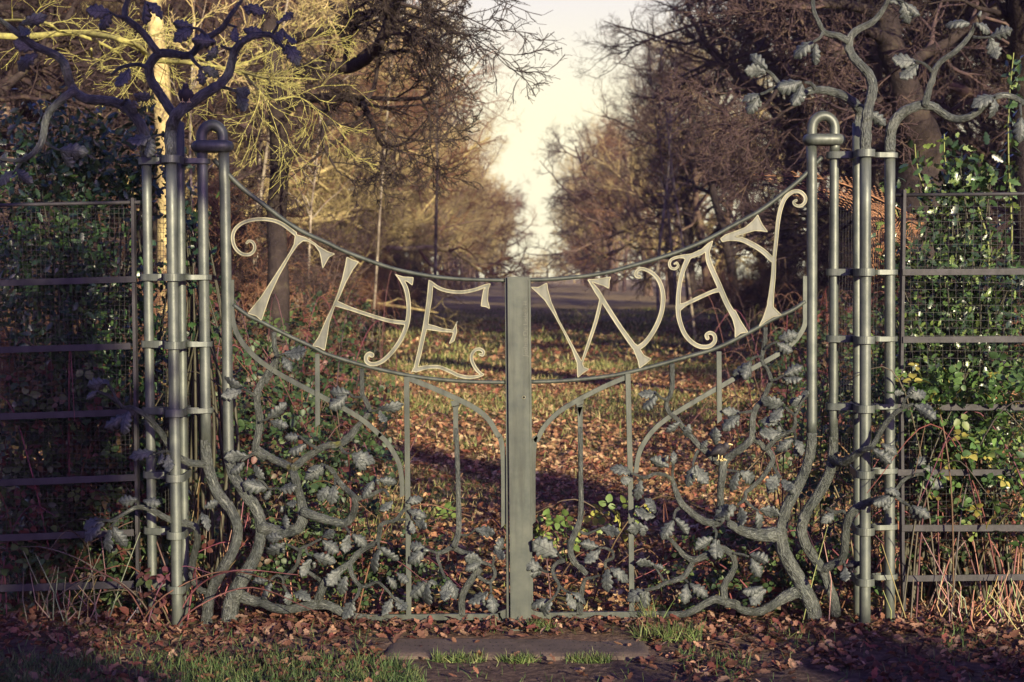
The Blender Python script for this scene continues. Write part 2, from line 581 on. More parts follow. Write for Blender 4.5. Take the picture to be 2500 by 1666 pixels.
def letter(parent, reg, strokes, polys, y0=-0.004, th=0.007):
    s = REG[reg][2]
    allp = []
    for st_ in strokes: allp += [(e[0], e[1]) for e in st_]
    for p in polys: allp += p
    a = np.array(allp, float)
    x0, y0_ = a.min(0) - 50
    x1, y1_ = a.max(0) + 50
    st = 2.6
    gx, gy = np.meshgrid(np.arange(x0, x1, st), np.arange(y0_, y1_, st))
    Fd = np.full(gx.shape, 1e3)
    K = 13.0
    def smin(A, B):
        h = np.clip(0.5 + 0.5 * (B - A) / K, 0, 1)
        return B * (1 - h) + A * h - K * h * (1 - h) * 0.6
    for e in strokes:
        xs, rs = fill_r(e)
        pts, rr = catmull([Vector((x, y, 0)) for x, y in xs], rs, 6)
        D = np.full(gx.shape, 1e3)
        for i in range(len(pts) - 1):
            ax, ay, bx, by = pts[i].x, pts[i].y, pts[i + 1].x, pts[i + 1].y
            dx, dy = bx - ax, by - ay
            t = np.clip(((gx - ax) * dx + (gy - ay) * dy) / (dx * dx + dy * dy + 1e-9), 0, 1)
            D = np.minimum(D, np.hypot(gx - ax - t * dx, gy - ay - t * dy) - (rr[i] * (1 - t) + rr[i + 1] * t))
        Fd = smin(Fd, D)
    for p in polys:
        D = np.full(gx.shape, 1e3)
        ins = np.zeros(gx.shape, bool)
        for i in range(len(p)):
            ax, ay = p[i]; bx, by = p[(i + 1) % len(p)]
            dx, dy = bx - ax, by - ay
            t = np.clip(((gx - ax) * dx + (gy - ay) * dy) / (dx * dx + dy * dy + 1e-9), 0, 1)
            D = np.minimum(D, np.hypot(gx - ax - t * dx, gy - ay - t * dy))
            c = ((ay > gy) != (by > gy)) & (gx < (bx - ax) * (gy - ay) / ((by - ay) if by != ay else 1e-9) + ax)
            ins ^= c
        Fd = smin(Fd, np.where(ins, -D, D))
    loops = contour(Fd, 0.0, x0, y0_, st)
    W = [[R(reg, x, y, 0.0) for x, y in lp] for lp in loops]
    flat = [[Vector((p.x, p.z, 0)) for p in lp] for lp in W]
    tris = tessellate_polygon(flat)
    V, F = [], []
    al = [p for lp in W for p in lp]
    nv = len(al)
    V = [(p.x, y0 - th / 2, p.z) for p in al] + [(p.x, y0 + th / 2, p.z) for p in al]
    for t in tris:
        F.append(tuple(t)); F.append(tuple(i + nv for i in reversed(t)))
    o = 0
    for lp in W:
        k = len(lp)
        for i in range(k):
            j = (i + 1) % k
            F.append((o + i, o + j, o + j + nv, o + i + nv))
        o += k
    me = bpy.data.meshes.new('letter')
    me.from_pydata(V, [], F)
    bm = bmesh.new(); bm.from_mesh(me); bmesh.ops.recalc_face_normals(bm, faces=bm.faces); bm.to_mesh(me); bm.free()
    ob = link('letter', me, M['letter'], parent)
    rim = MB()
    for lp in contour(Fd, -2.5, x0, y0_, st):
        pts = [R(reg, x, y, 0.0) for x, y in lp]
        for p in pts: p.y = y0 - th / 2 - 0.0005
        rim.tube(pts, [0.0025] * len(pts), 8, False, True)
    r = rim.build('rim', M['rim'], None)
    r.parent = ob
    r.location = (0, 0, 0)
    return ob

# ---- gate posts made of tubes
def hull(pts):
    pts = sorted(set((round(x, 6), round(y, 6)) for x, y in pts))
    def half(ps):
        h = []
        for p in ps:
            while len(h) > 1 and (h[-1][0]-h[-2][0])*(p[1]-h[-2][1]) - (h[-1][1]-h[-2][1])*(p[0]-h[-2][0]) <= 0: h.pop()
            h.append(p)
        return h
    a, b = half(pts), half(pts[::-1])
    return a[:-1] + b[:-1]

def band(mb, circles, z0, z1, wall):
    out = hull([(x + r * math.cos(a), y + r * math.sin(a)) for x, y, r in circles for a in [i * math.pi / 14 for i in range(28)]])
    cx = sum(c[0] for c in circles) / len(circles)
    n = len(out)
    inn = []
    for i in range(n):
        p, q, r_ = out[i - 1], out[i], out[(i + 1) % n]
        tx, ty = r_[0] - p[0], r_[1] - p[1]
        L = math.hypot(tx, ty)
        inn.append((q[0] - ty / L * wall, q[1] + tx / L * wall))
    V = [(x, y, z0) for x, y in out] + [(x, y, z1) for x, y in out] + [(x, y, z0) for x, y in inn] + [(x, y, z1) for x, y in inn]
    F = []
    for i in range(n):
        j = (i + 1) % n
        F += [(i, j, n + j, n + i), (2*n + j, 2*n + i, 3*n + i, 3*n + j), (n + i, n + j, 3*n + j, 3*n + i), (j, i, 2*n + i, 2*n + j)]
    mb.add(V, F)

def straight_tube(name, parent, u0, v0, u1, v1, Y, rpx, mat_='tube', to_ground=False):
    a, b = P(u0, v0, Y), P(u1, v1, Y)
    if to_ground:
        d = (b - a).normalized()
        b = b + d * ((b.z + 0.08) / max(1e-6, -d.z))
    mb = MB()
    k = 9
    mb.tube([a.lerp(b, i / k) for i in range(k + 1)], [rpx * MPP] * (k + 1), 24)
    return mb.build(name, M[mat_], parent), a, b

# ------------------------------------------------------------------ left gate leaf (THE)
def gate_rail(parent, pts, r0, r1, name):
    mb = MB()
    p, r = catmull(pts, [r0 + (r1 - r0) * i / (len(pts) - 1) for i in range(len(pts))], 6)
    for q in p: q.y = 0.0
    mb.tube(p, r, 12)
    return mb.build(name, M['bar'], parent)

gl = thing('iron_gate', 'left leaf of the wrought iron gate, its letters reading THE above forged oak branches', 'gate',
           tuple(Vector((P(556, 1520).x, 0, 0))), 'pair of gate leaves')
# hinge pole that turns into a trunk
pole = RP('C', [(771, -276), (776, -60), (780, 0), (792, 750), (801, 1500)]) + RP('G', [(1400, 700), (1401, 850), (1412, 950), (1450, 1100), (1530, 1230), (1610, 1350)]) \
     + RP('H', [(1630, 100), (1690, 220), (1710, 330), (1705, 450), (1680, 560), (1630, 680), (1560, 800), (1490, 920), (1440, 1040), (1418, 1150), (1410, 1290)])
k = MPP / 3.92
i0 = 7
mb = MB(); mb.tube(pole[:8], [13 * MPP] * 8, 24); mb.build('hinge_pole', M['tube'], gl)
bark_tube('trunk', gl, (pole[6:], [r * k for r in (50, 50.5, 51, 52, 53, 54, 54, 54, 54, 55, 60, 68, 74, 78, 80, 82, 86, 92)][:len(pole) - 6]), M['bark'], n=22, sub=6, seed=3, rough=0.07)
gate_rail(gl, [P(*q) for q in ((522, 390), (587, 456), (641, 498), (699, 542), (746, 570), (800, 594), (832, 610), (896, 635), (959, 656), (1023, 670), (1087, 679), (1151, 683), (1235, 685))], 6.0 * MPP, 4.6 * MPP, 'top_rail')
gate_rail(gl, [P(*q) for q in ((569, 744), (603, 769), (641, 788), (699, 818), (762, 847), (800, 866), (896, 895), (991, 916), (1071, 927), (1151, 932.6), (1235, 934))], 5.2 * MPP, 4.8 * MPP, 'letter_rail')
flat_bar('side_bar', gl, RP('C', [(834, 732), (834, 840), (836, 960), (850, 1070), (900, 1190), (1000, 1310), (1130, 1410), (1300, 1510)]) + RP('D', [(10, 1185), (60, 1212), (200, 1290), (300, 1360), (400, 1450)]) + RP('I', [(1062, 40), (1118, 90), (1185, 190), (1228, 290), (1246, 420), (1248, 520)]), 11.5 * MPP, -0.006, 0.006, 0.012)
flat_bar('upright_bar', gl, [P(775, 864, 0), P(776, 1036, 0)], 11.5 * MPP, -0.012, 0.0, 0.015)
flat_bar('upright_bar', gl, [P(993, 920, 0), P(994, 1050, 0), P(998, 1400, 0), P(998, 1503, 0)], 13 * MPP, -0.013, -0.0005, sub=2)
flat_bar('arch_bar', gl, RP('D', [(622, 1018), (780, 1080), (950, 1155), (1120, 1240), (1230, 1330), (1296, 1440)]) + RP('J', [(1045, 55), (1060, 110), (1069, 180), (1075, 300), (1077, 500), (1077, 745)]), 12.5 * MPP, -0.006, 0.006, 0.02)
flat_bar('upright_bar', gl, RP('D', [(975, 1188), (978, 1225), (980, 1260), (980, 1500)]), 12 * MPP, -0.005, 0.007, widths=[22 * MPP, 17 * MPP, 12.5 * MPP, 12 * MPP])
branch(gl, 'J', [(697, -10, 19), (703, 150), (712, 400, 20), (716, 600), (718, 780, 24), (705, 860), (680, 930, 26)], 0, -0.02, 0.004)
flat_bar('stile', gl, [P(1236, 678, 0), P(1238, 1000, 0), P(1240, 1524, 0)], 7 * MPP, -0.018, 0.022, sub=2)
# bottom rail: root that flattens into a bar
flat_bar('bottom_rail', gl, RP('J', [(-70, 1494), (150, 1494), (650, 1490), (1000, 1489), (1050, 1484), (1100, 1482)]), 15 * MPP, -0.010, 0.010, widths=[15 * MPP] * 4 + [25 * MPP, 36 * MPP])
branch(gl, 'I', [(-30, 1330, 50), (60, 1365, 40), (130, 1372), (200, 1410, 36), (320, 1432), (450, 1412, 36), (560, 1390, 42), (660, 1400), (780, 1458, 32), (880, 1484, 25), (960, 1490, 24)], 0.0, 0, 0.01)
# main limbs
branch(gl, 'C', [(1155, 1135, 19), (1160, 1250), (1178, 1310, 22), (1168, 1390), (1125, 1450), (1085, 1520, 27)], 0.0, 0.012, 0.0)
branch(gl, 'G', [(1850, 10, 30), (1780, 130, 36), (1700, 250), (1672, 340), (1682, 440), (1700, 560), (1690, 680), (1665, 800), (1660, 870, 36), (1700, 900), (1760, 935, 36)], 0.012, 0, 0.03, 'bark_moss')
branch(gl, 'I', [(85, 150, 30), (180, 213), (270, 258), (350, 300, 32), (390, 370), (412, 460), (440, 560, 36), (455, 650, 42), (448, 730, 44), (400, 790), (300, 815, 46), (200, 800, 52), (110, 770, 56)], 0, 0.0, 0.05, 'bark_moss')
branch(gl, 'I', [(450, 650, 38), (560, 690), (680, 725, 33), (780, 745), (840, 700), (870, 620, 28), (868, 550), (835, 505), (775, 450, 22), (725, 385), (692, 320), (640, 290, 13)], -0.02, -0.04, 0.05)
branch(gl, 'I', [(868, 550, 24), (920, 540), (1000, 520, 16), (1060, 487), (1110, 482), (1140, 530, 10)], -0.03, -0.05, 0.03, 'bark_moss')
branch(gl, 'I', [(375, 310, 32), (470, 230), (560, 170, 28), (650, 125), (750, 112, 26), (830, 60), (885, -15, 24)], -0.02, 0.012, 0.03, 'bark_moss')
branch(gl, 'D', [(95, 1520, 24), (180, 1440), (240, 1370), (300, 1305, 20), (318, 1255), (290, 1185), (266, 1140, 18), (262, 1040), (262, 945, 18)], 0.012, 0, 0.0)
for reg, l in (('I', [(570, 150, 14), (500, 108), (430, 50, 9)]), ('I', [(750, 135, 13), (790, 180), (835, 190, 9)]), ('I', [(790, 765, 14), (830, 825, 9)]),
               ('D', [(262, 1160, 11), (205, 1160), (165, 1135, 8)]), ('D', [(315, 1262, 12), (360, 1265), (405, 1250, 8)]),
               ('G', [(1665, 345, 16), (1590, 300), (1535, 265, 10)]), ('G', [(1700, 590, 14), (1760, 570), (1815, 538, 9)]), ('G', [(1670, 875, 18), (1590, 920), (1530, 965, 10)]),
               ('C', [(1176, 1320, 13), (1230, 1300, 9)]), ('I', [(600, 270, 12), (650, 300), (700, 350, 14)]), ('I', [(716, 385, 12), (712, 440, 9)]),
               ('I', [(60, 400, 8), (130, 410), (190, 470, 9), (260, 460, 7)])):
    branch(gl, reg, l, -0.02, -0.05, 0.01)
branch(gl, 'I', [(570, 1390, 36), (618, 1240), (680, 1170), (760, 1110, 28), (830, 1065), (880, 1000), (950, 940), (1040, 900, 22), (1066, 820), (1070, 770), (1110, 740, 16), (1190, 720), (1250, 650), (1285, 615, 11)], 0.0, -0.05, 0.03)
branch(gl, 'I', [(1190, 715, 12), (1290, 716, 9)], -0.05, -0.05, 0.01)
branch(gl, 'I', [(1052, 895, 12), (1066, 950, 9)], -0.03, -0.05, 0.01)
branch(gl, 'I', [(830, 1080, 20), (850, 1160), (910, 1242, 16), (980, 1242), (1050, 1215, 12), (1130, 1280), (1170, 1330), (1240, 1390, 9)], -0.02, -0.05, 0.02)
branch(gl, 'I', [(910, 1245, 14), (892, 1320), (850, 1370, 10)], -0.03, -0.05, 0.01)
branch(gl, 'I', [(330, 1290, 10), (302, 1240, 12), (290, 1180), (240, 1163), (190, 1210, 9)], -0.01, -0.05, 0.02)
branch(gl, 'I', [(300, 1190, 18), (400, 1090, 18), (430, 990), (440, 945, 13), (500, 920), (600, 868, 9)], 0.0, -0.05, 0.02)
branch(gl, 'I', [(475, 930, 11), (490, 985), (525, 1005, 8)], -0.03, -0.05, 0.01)
branch(gl, 'I', [(600, 1205, 18), (560, 1175), (500, 1135, 15)], -0.0, -0.03, 0.01)
branch(gl, 'I', [(420, 955, 12), (330, 912, 9)], -0.03, -0.05, 0.01)
branch(gl, 'J', [(745, 1480, 29), (742, 1350), (780, 1250, 29), (830, 1180), (890, 1105, 26)], 0.0, -0.02, 0.01)
branch(gl, 'J', [(675, 925, 22), (600, 970, 17), (555, 985, 15), (552, 1030), (572, 1090), (600, 1160), (622, 1195, 9)], 0, -0.05, 0.01)
branch(gl, 'J', [(680, 940, 24), (760, 980), (830, 990, 17), (900, 1050), (985, 1088, 14), (1008, 1150), (970, 1212, 14), (920, 1200), (870, 1165, 14)], -0.0, -0.04, 0.02)
branch(gl, 'J', [(730, 838, 11), (790, 838), (850, 795, 9)], 0, -0.03, 0.01)
branch(gl, 'J', [(970, 1210, 12), (978, 1300, 9)], -0.03, -0.05, 0.01)
branch(gl, 'J', [(985, 1090, 12), (1005, 1010, 9)], -0.03, -0.05, 0.01)
branch(gl, 'J', [(550, 985, 11), (500, 965), (445, 945, 8)], -0.03, -0.05, 0.01)
leaves(gl, 'C', [(1235, 1300, 1400, 1285), (1220, 1310, 1285, 1405)])
leaves(gl, 'G', [(1545, 265, 1365, 210), (1530, 290, 1345, 345), (1780, 570, 1955, 465), (1790, 585, 1930, 635), (1580, 915, 1370, 930), (1550, 975, 1425, 1075)])
leaves(gl, 'D', [(170, 1135, 15, 1130), (150, 1145, 20, 1235), (400, 1250, 550, 1245), (395, 1262, 440, 1355)])
leaves(gl, 'I', [(440, 60, 318, 62), (480, 108, 343, 168), (840, 188, 1018, 240), (850, 200, 935, 308), (650, 285, 478, 395), (600, 275, 500, 330), (665, 450, 578, 548),
    (712, 435, 668, 575), (1025, 395, 928, 512), (1060, 400, 1192, 430), (1172, 565, 1078, 645), (1280, 575, 1400, 540), (1285, 640, 1420, 688), (1325, 700, 1442, 780), (1318, 720, 1335, 828),
    (180, 465, -10, 418), (150, 405, 60, 315), (250, 470, 388, 440), (200, 478, 155, 555), (325, 592, 405, 582), (310, 672, 312, 772), (295, 862, 160, 868), (320, 910, 172, 1005),
    (600, 850, 688, 820), (610, 878, 738, 965), (530, 1000, 685, 1070), (520, 1030, 443, 1165), (825, 835, 788, 975), (850, 828, 972, 915), (1062, 950, 975, 1115), (1068, 945, 1188, 1060),
    (800, 1165, 738, 1305), (770, 1110, 650, 1235), (195, 1215, 108, 1335), (180, 1205, 55, 1218), (330, 1285, 350, 1385), (375, 1290, 492, 1312), (855, 1350, 788, 1502), (1130, 1165, 1212, 1252),
    (1205, 1135, 1296, 1205), (1165, 1338, 1098, 1475), (1190, 1335, 1278, 1435)])
leaves(gl, 'J', [(450, 940, 322, 908), (455, 955, 328, 1052), (1010, 1000, 1088, 885), (1005, 960, 1085, 1025), (905, 1055, 770, 1012), (900, 1060, 790, 1100), (632, 1195, 605, 1362), (652, 1190, 722, 1332),
    (460, 1205, 318, 1335), (470, 1215, 430, 1392), (845, 795, 1003, 822), (955, 1290, 808, 1382), (978, 1298, 1012, 1442), (470, 1205, 525, 1210)])
for e in (('I', 1050, 408, 0.3), ('I', 800, 260, 0.2), ('I', 285, 640, 3.0), ('I', 300, 955, 0.1), ('I', 545, 1070, 0.1), ('J', 450, 960, 1.5), ('J', 915, 1370, 0.3), ('J', 390, 700, 1.2), ('A', 10, 10, 0)) [:-1]:
    acorn(gl, e[0], e[1], e[2], e[3], -0.05)
# letters
letter(gl, 'C', [[(1318, 378, 15), (1220, 306, 13), (1130, 274), (1020, 271), (925, 295), (862, 345), (842, 410), (858, 480), (900, 527), (945, 541), (985, 532), (1009, 500, 12), (1008, 465), (990, 441), (965, 437), (950, 452, 9)]],
       [[(1312, 380), (1400, 408), (1470, 450), (1500, 475), (1568, 515), (1628, 534), (1580, 562), (1530, 650), (1517, 570), (1505, 520), (1470, 470), (1420, 440), (1380, 437), (1340, 470), (1290, 540), (1200, 700), (1130, 850), (1063, 1048), (1020, 1010), (955, 990), (1060, 860), (1190, 660), (1280, 520), (1310, 460), (1318, 400)]])
letter(gl, 'D', [[(70, 445, 22), (180, 485, 14), (330, 535, 13), (470, 575), (592, 592, 15)],
                 [(560, 250, 16), (600, 330, 17), (618, 430, 16), (620, 520), (605, 610, 17), (570, 700), (520, 780), (460, 850), (400, 895, 15), (340, 908), (300, 888), (296, 850), (318, 828, 15), (338, 838, 19)]],
       [[(145, 85), (190, 108), (240, 125), (195, 185), (140, 285), (95, 390), (55, 470), (15, 590), (0, 690), (-20, 804), (-70, 778), (-118, 768), (-70, 700), (-10, 560), (40, 460), (75, 370), (110, 260), (135, 150)],
        [(510, 214), (570, 238), (658, 243), (650, 307), (610, 277), (585, 270), (550, 262)]])
letter(gl, 'D', [[(790, 283, 12), (850, 325, 13), (930, 350), (1030, 356, 12), (1120, 340), (1200, 312, 13), (1238, 296, 6)],
                 [(765, 622, 22), (820, 633, 19), (880, 647, 14), (955, 655, 10)],
                 [(675, 950, 20), (760, 932, 14), (850, 930), (930, 960), (1000, 993), (1070, 1008, 13), (1140, 1003), (1188, 987, 8)],
                 [(1182, 988, 9), (1140, 950, 13), (1107, 890), (1102, 840), (1125, 803, 12), (1163, 792), (1192, 812), (1186, 838, 11), (1163, 832, 9)]],
       [[(773, 258), (808, 290), (800, 400), (780, 520), (770, 600), (750, 680), (720, 820), (692, 930), (660, 960), (632, 980), (660, 930), (690, 800), (725, 640), (750, 480), (765, 350)],
        [(1247, 286), (1192, 335), (1180, 400), (1172, 465), (1210, 470), (1244, 488), (1225, 420), (1230, 340)],
        [(1032, 546), (990, 580), (960, 640), (955, 690), (923, 759), (970, 730), (990, 660), (985, 610), (1000, 570)]])

# ------------------------------------------------------------------ right gate leaf (WAY)
gr = thing('iron_gate', 'right leaf of the wrought iron gate, its letters reading WAY beside the broad closing plate', 'gate',
           tuple(Vector((P(1982, 1520).x, 0, 0))), 'pair of gate leaves')
pole = RP('B', [(724, 1120), (727, 1250)]) + [P(1982.5, 600), P(1982, 900)] + RP('M', [(728, -60), (727, 20), (722, 120), (700, 240), (650, 370), (590, 490), (530, 600), (502, 720), (492, 830), (512, 930), (560, 1030), (620, 1130), (680, 1240), (728, 1350), (752, 1470)])
mb = MB(); mb.tube(pole[:6], [12.6 * MPP] * 6, 24); mb.build('hinge_pole', M['tube'], gr)
k = MPP / 3.136
bark_tube('trunk', gr, (pole[5:], [r * k for r in (39, 39, 40, 41, 42, 43, 44, 48, 53, 56, 57, 58, 60, 63, 70)]), M['bark'], n=22, sub=6, seed=4, rough=0.07)
gate_rail(gr, [P(*q) for q in ((1289, 684), (1345, 682), (1425, 675), (1489, 664), (1537, 651), (1601, 633), (1664, 612), (1727, 585), (1791, 550), (1855, 515), (1919, 467), (1967, 425.5), (2006, 384))], 4.8 * MPP, 5.6 * MPP, 'top_rail')
gate_rail(gr, [P(*q) for q in ((1292, 933), (1377, 930), (1473, 920.5), (1537, 909), (1617, 888.6), (1680, 871), (1750, 850), (1823, 814.5), (1887, 779.5), (1935, 757), (1966, 736))], 5.0 * MPP, 5.4 * MPP, 'letter_rail')
flat_bar('side_bar', gr, RP('F', [(1147, 860), (1147, 1000), (1145, 1120)]) + RP('L', [(1738, 20), (1712, 100), (1645, 195), (1540, 285), (1400, 370), (1250, 452), (1100, 535), (950, 622), (780, 720), (620, 815), (500, 890), (385, 980), (292, 1090), (225, 1220), (194, 1400)]), 12 * MPP, -0.006, 0.006, 0.0)
flat_bar('upright_bar', gr, [P(1754.5, 858, 0), P(1755.8, 1025, 0)], 12.3 * MPP, -0.012, 0.0, 0.018)
flat_bar('upright_bar', gr, [P(1532.5, 912, 0), P(1536, 1060, 0), P(1540, 1250), P(1542, 1492, 0)], 13 * MPP, -0.013, -0.0005, sub=2)
flat_bar('arch_bar', gr, RP('E', [(872, 1008), (700, 1082), (500, 1185), (350, 1280), (245, 1390), (190, 1490)]) + RP('K', [(86, 60), (74, 200), (70, 400), (71, 730)]), 12 * MPP, -0.006, 0.006, 0.02)
flat_bar('upright_bar', gr, RP('E', [(516, 1186), (519, 1220), (521, 1260), (524, 1568)]), 12 * MPP, -0.005, 0.007, widths=[22 * MPP, 17 * MPP, 12.5 * MPP, 12 * MPP])
branch(gr, 'K', [(447, -20, 20), (450, 400, 20), (450, 650, 22), (430, 760, 25), (388, 860, 26), (365, 950, 26), (390, 1040, 26), (450, 1100, 24), (495, 1150, 22)], 0, -0.02, 0.005)
flat_bar('bottom_rail', gr, RP('K', [(62, 1497), (110, 1490), (180, 1480), (500, 1475), (1060, 1470)]), 15 * MPP, -0.010, 0.010, widths=[40 * MPP, 28 * MPP, 15 * MPP, 15 * MPP, 15 * MPP])
branch(gr, 'K', [(1000, 1471, 24), (1100, 1471, 25), (1250, 1471, 27), (1330, 1450), (1430, 1390, 30), (1520, 1352), (1600, 1372, 34), (1680, 1385, 34)], 0, 0, 0.01)
branch(gr, 'M', [(60, 1325, 36), (140, 1335, 36), (215, 1385, 32), (330, 1388), (430, 1340, 36), (520, 1280, 44), (620, 1240, 50), (680, 1270, 52)], 0, 0, 0.02)
branch(gr, 'K', [(440, 1470, 30), (440, 1400, 30), (442, 1330, 28)], 0, -0.01, 0)
# broad closing plate with the maker's inscription, and its dark shadow gap
mb = MB()
a, b = P(1239, 676, -0.034), P(1290, 1530, -0.034)
V = []
for (u, v) in ((1238, 676), (1288.5, 676), (1298, 1531), (1246, 1531)):
    p = P(u, v, -0.034); V.append((p.x, -0.034, p.z))
n4 = [(x, -0.022, z) for x, y, z in V]
mb.add(V + n4, [(0, 3, 2, 1), (4, 5, 6, 7), (0, 1, 5, 4), (1, 2, 6, 5), (2, 3, 7, 6), (3, 0, 4, 7)])
plate = mb.build('closing_plate', M['bar'], gr, smooth=False, bevel=0.0015)
flat_bar('stile', gr, [P(1292, 678, 0), P(1295, 1000, 0), P(1299, 1528, 0)], 6 * MPP, -0.020, 0.022, sub=2)
# edge lip and the bolt hole
p = R('E', 91, 1162, -0.034)
mb = MB(); mb.tube([Vector((p.x, -0.0348, p.z)), Vector((p.x, -0.030, p.z))], [0.0055, 0.0055], 16)  # black disc on the plate stands in for the shaded hole
h = mb.build('bolt_hole_shade', M['hole'], None); h.parent = plate
mb = MB(); mb.tube([Vector((p.x + 0.0062 * math.cos(i * .3927), -0.0345, p.z + 0.0062 * math.sin(i * .3927))) for i in range(16)], [0.0012] * 16, 6, False, True)
h = mb.build('hole_rim', M['rim'], None); h.parent = plate
def engraving(txt, size, u, v):
    cu = bpy.data.curves.new('inscription', 'FONT')
    cu.body = txt; cu.size = size; cu.extrude = 0.0008; cu.offset = -0.0002
    o = bpy.data.objects.new('inscription', cu)
    p = P(u, v, -0.034)
    o.matrix_world = Matrix.Translation((p.x, -0.0348, p.z)) @ Matrix(((0, -1, 0), (0, 0, -1), (1, 0, 0))).to_4x4()
    COL.objects.link(o)
    dg = bpy.context.evaluated_depsgraph_get()
    me = bpy.data.meshes.new_from_object(o.evaluated_get(dg))
    mw = o.matrix_world.copy()
    me.transform(mw)
    bpy.data.objects.remove(o)
    ob = link('inscription', me, M['letter'], None)
    ob.parent = plate
    return ob
t_ = engraving('Joshua De Lisle', 0.0265, 1287.5, 872)
xs = [v.co.z for v in t_.data.vertices]
z0, z1 = min(xs), max(xs)
tz0, tz1 = P(1287, 872, -0.034).z, P(1287, 764, -0.034).z
for v in t_.data.vertices:
    v.co.z = tz0 + (v.co.z - z0) / (z1 - z0) * (tz1 - tz0)
e_ = engraving('e', 0.020, 1285, 759)
mb = MB(); c = P(1281.5, 755.5, -0.034)
mb.tube([Vector((c.x + 0.0095 * math.cos(i * .3927), -0.0345, c.z + 0.0095 * math.sin(i * .3927))) for i in range(16)], [0.0011] * 16, 6, False, True)
h = mb.build('inscription', M['letter'], None); h.parent = plate
engraving('H', 0.022, 1286, 745)
# branches
branch(gr, 'L', [(525, 405, 25), (525, 600, 24), (510, 690), (480, 740, 21), (475, 800), (510, 860), (570, 910, 22), (620, 980), (690, 1060, 25), (760, 1140), (850, 1220, 30), (920, 1285), (985, 1315, 34)], 0.0, 0.0, 0.015)
branch(gr, 'L', [(485, 745, 13), (420, 710), (378, 668, 9)], -0.0, -0.04, 0.01)
branch(gr, 'L', [(1376, 75, 21), (1372, 200, 21), (1355, 290), (1345, 380, 18), (1390, 450), (1420, 520, 19), (1420, 570), (1390, 650), (1350, 740, 26), (1290, 812), (1262, 900, 28), (1258, 1000), (1250, 1085, 32), (1180, 1160), (1090, 1222, 34), (1010, 1292, 37), (990, 1350), (985, 1420, 36), (968, 1530, 33)], 0.0, -0.01, 0.02)
branch(gr, 'M', [(45, 230, 30), (40, 330, 29), (30, 450), (25, 580, 26), (10, 690, 24)], -0.01, 0, 0.01)
branch(gr, 'L', [(1255, 1090, 28), (1330, 1130, 25), (1372, 1182), (1415, 1150), (1480, 1080), (1560, 1040, 21), (1620, 1015), (1650, 950), (1640, 880, 14), (1600, 840), (1560, 800, 10)], -0.0, -0.05, 0.03)
branch(gr, 'L', [(1645, 885, 12), (1680, 820), (1702, 760), (1765, 685, 12)], -0.04, -0.06, 0.01)
branch(gr, 'M', [(350, 130, 24), (385, 150), (425, 205, 22), (425, 240), (400, 290), (350, 360), (270, 440, 18), (222, 480), (215, 530, 13), (160, 572, 10)], -0.0, -0.05, 0.02)
branch(gr, 'M', [(216, 535, 12), (270, 590), (318, 615, 9)], -0.04, -0.05, 0.01)
for reg, l in (('L', [(1345, 345, 12), (1290, 340), (1235, 375, 9)]), ('L', [(1370, 270, 14), (1420, 232), (1485, 205, 10)]), ('L', [(1420, 562, 13), (1490, 540), (1545, 508, 10)]),
               ('L', [(1265, 835, 15), (1200, 845), (1138, 852, 9)]), ('L', [(762, 1195, 14), (730, 1270), (715, 1335, 10)]), ('L', [(1010, 1375, 11), (1080, 1380), (1140, 1388, 8)]),
               ('L', [(1640, 1010, 12), (1655, 1085, 8)]), ('L', [(1435, 1315, 12), (1480, 1380), (1525, 1450, 8)]), ('L', [(1570, 1040, 11), (1535, 1000), (1505, 940, 9)]),
               ('K', [(1185, 405, 12), (1182, 330), (1190, 285, 11)]), ('K', [(1272, 615, 13), (1212, 640), (1190, 710, 10)]), ('K', [(1505, 765, 14), (1530, 815), (1525, 865, 9)]),
               ('K', [(1115, 1215, 12), (1080, 1150), (1035, 1085, 9)]), ('K', [(1260, 1175, 12), (1305, 1215, 9)]), ('K', [(225, 1132, 11), (165, 1130), (125, 1105, 8)]),
               ('K', [(285, 1250, 11), (340, 1290), (375, 1300, 8)]), ('K', [(305, 1040, 13), (270, 985, 9)]), ('K', [(445, 812, 13), (500, 830), (560, 805), (605, 788, 9)]),
               ('M', [(125, 945, 11), (190, 952), (245, 970, 8)]), ('K', [(955, 382, 12), (905, 400, 8)]), ('M', [(455, 320, 0.1), (425, 270, 10), (480, 370, 9)][1:]), ('M', [(590, 10, 12), (600, 45), (600, 70, 9)])):
    branch(gr, reg, l, -0.01, -0.045, 0.008)
branch(gr, 'K', [(1565, 720, 30), (1540, 742), (1480, 740, 30), (1400, 710), (1320, 650), (1250, 580, 26), (1212, 500), (1190, 430, 20), (1175, 395, 16), (1150, 375), (1110, 356), (1040, 350), (960, 380, 14), (865, 348, 9)], 0.0, -0.05, 0.02, 'bark_moss')
branch(gr, 'M', [(500, 790, 60), (450, 800, 58), (380, 805, 54), (280, 800, 46), (170, 760, 38), (85, 712, 28)], 0.0, -0.03, 0.02)
branch(gr, 'M', [(60, 1300, 28), (55, 1200, 28), (105, 1110), (138, 1035, 23), (120, 965), (60, 915, 26), (10, 915, 28)], 0.0, 0.0, 0.02)
branch(gr, 'K', [(1590, 955, 30), (1520, 965, 30), (1440, 1005, 27), (1350, 1035, 25), (1275, 1000), (1230, 950, 20), (1170, 880), (1105, 832, 12)], 0.0, -0.04, 0.02)
branch(gr, 'K', [(1345, 1030, 24), (1322, 1100), (1270, 1168, 21), (1200, 1200), (1120, 1222, 18), (1050, 1260), (960, 1276, 11)], -0.02, -0.05, 0.02)
branch(gr, 'K', [(320, 1040, 17), (262, 1060), (226, 1110), (240, 1170), (275, 1232, 13), (265, 1290), (220, 1350), (195, 1375, 9)], -0.03, -0.07, 0.015)
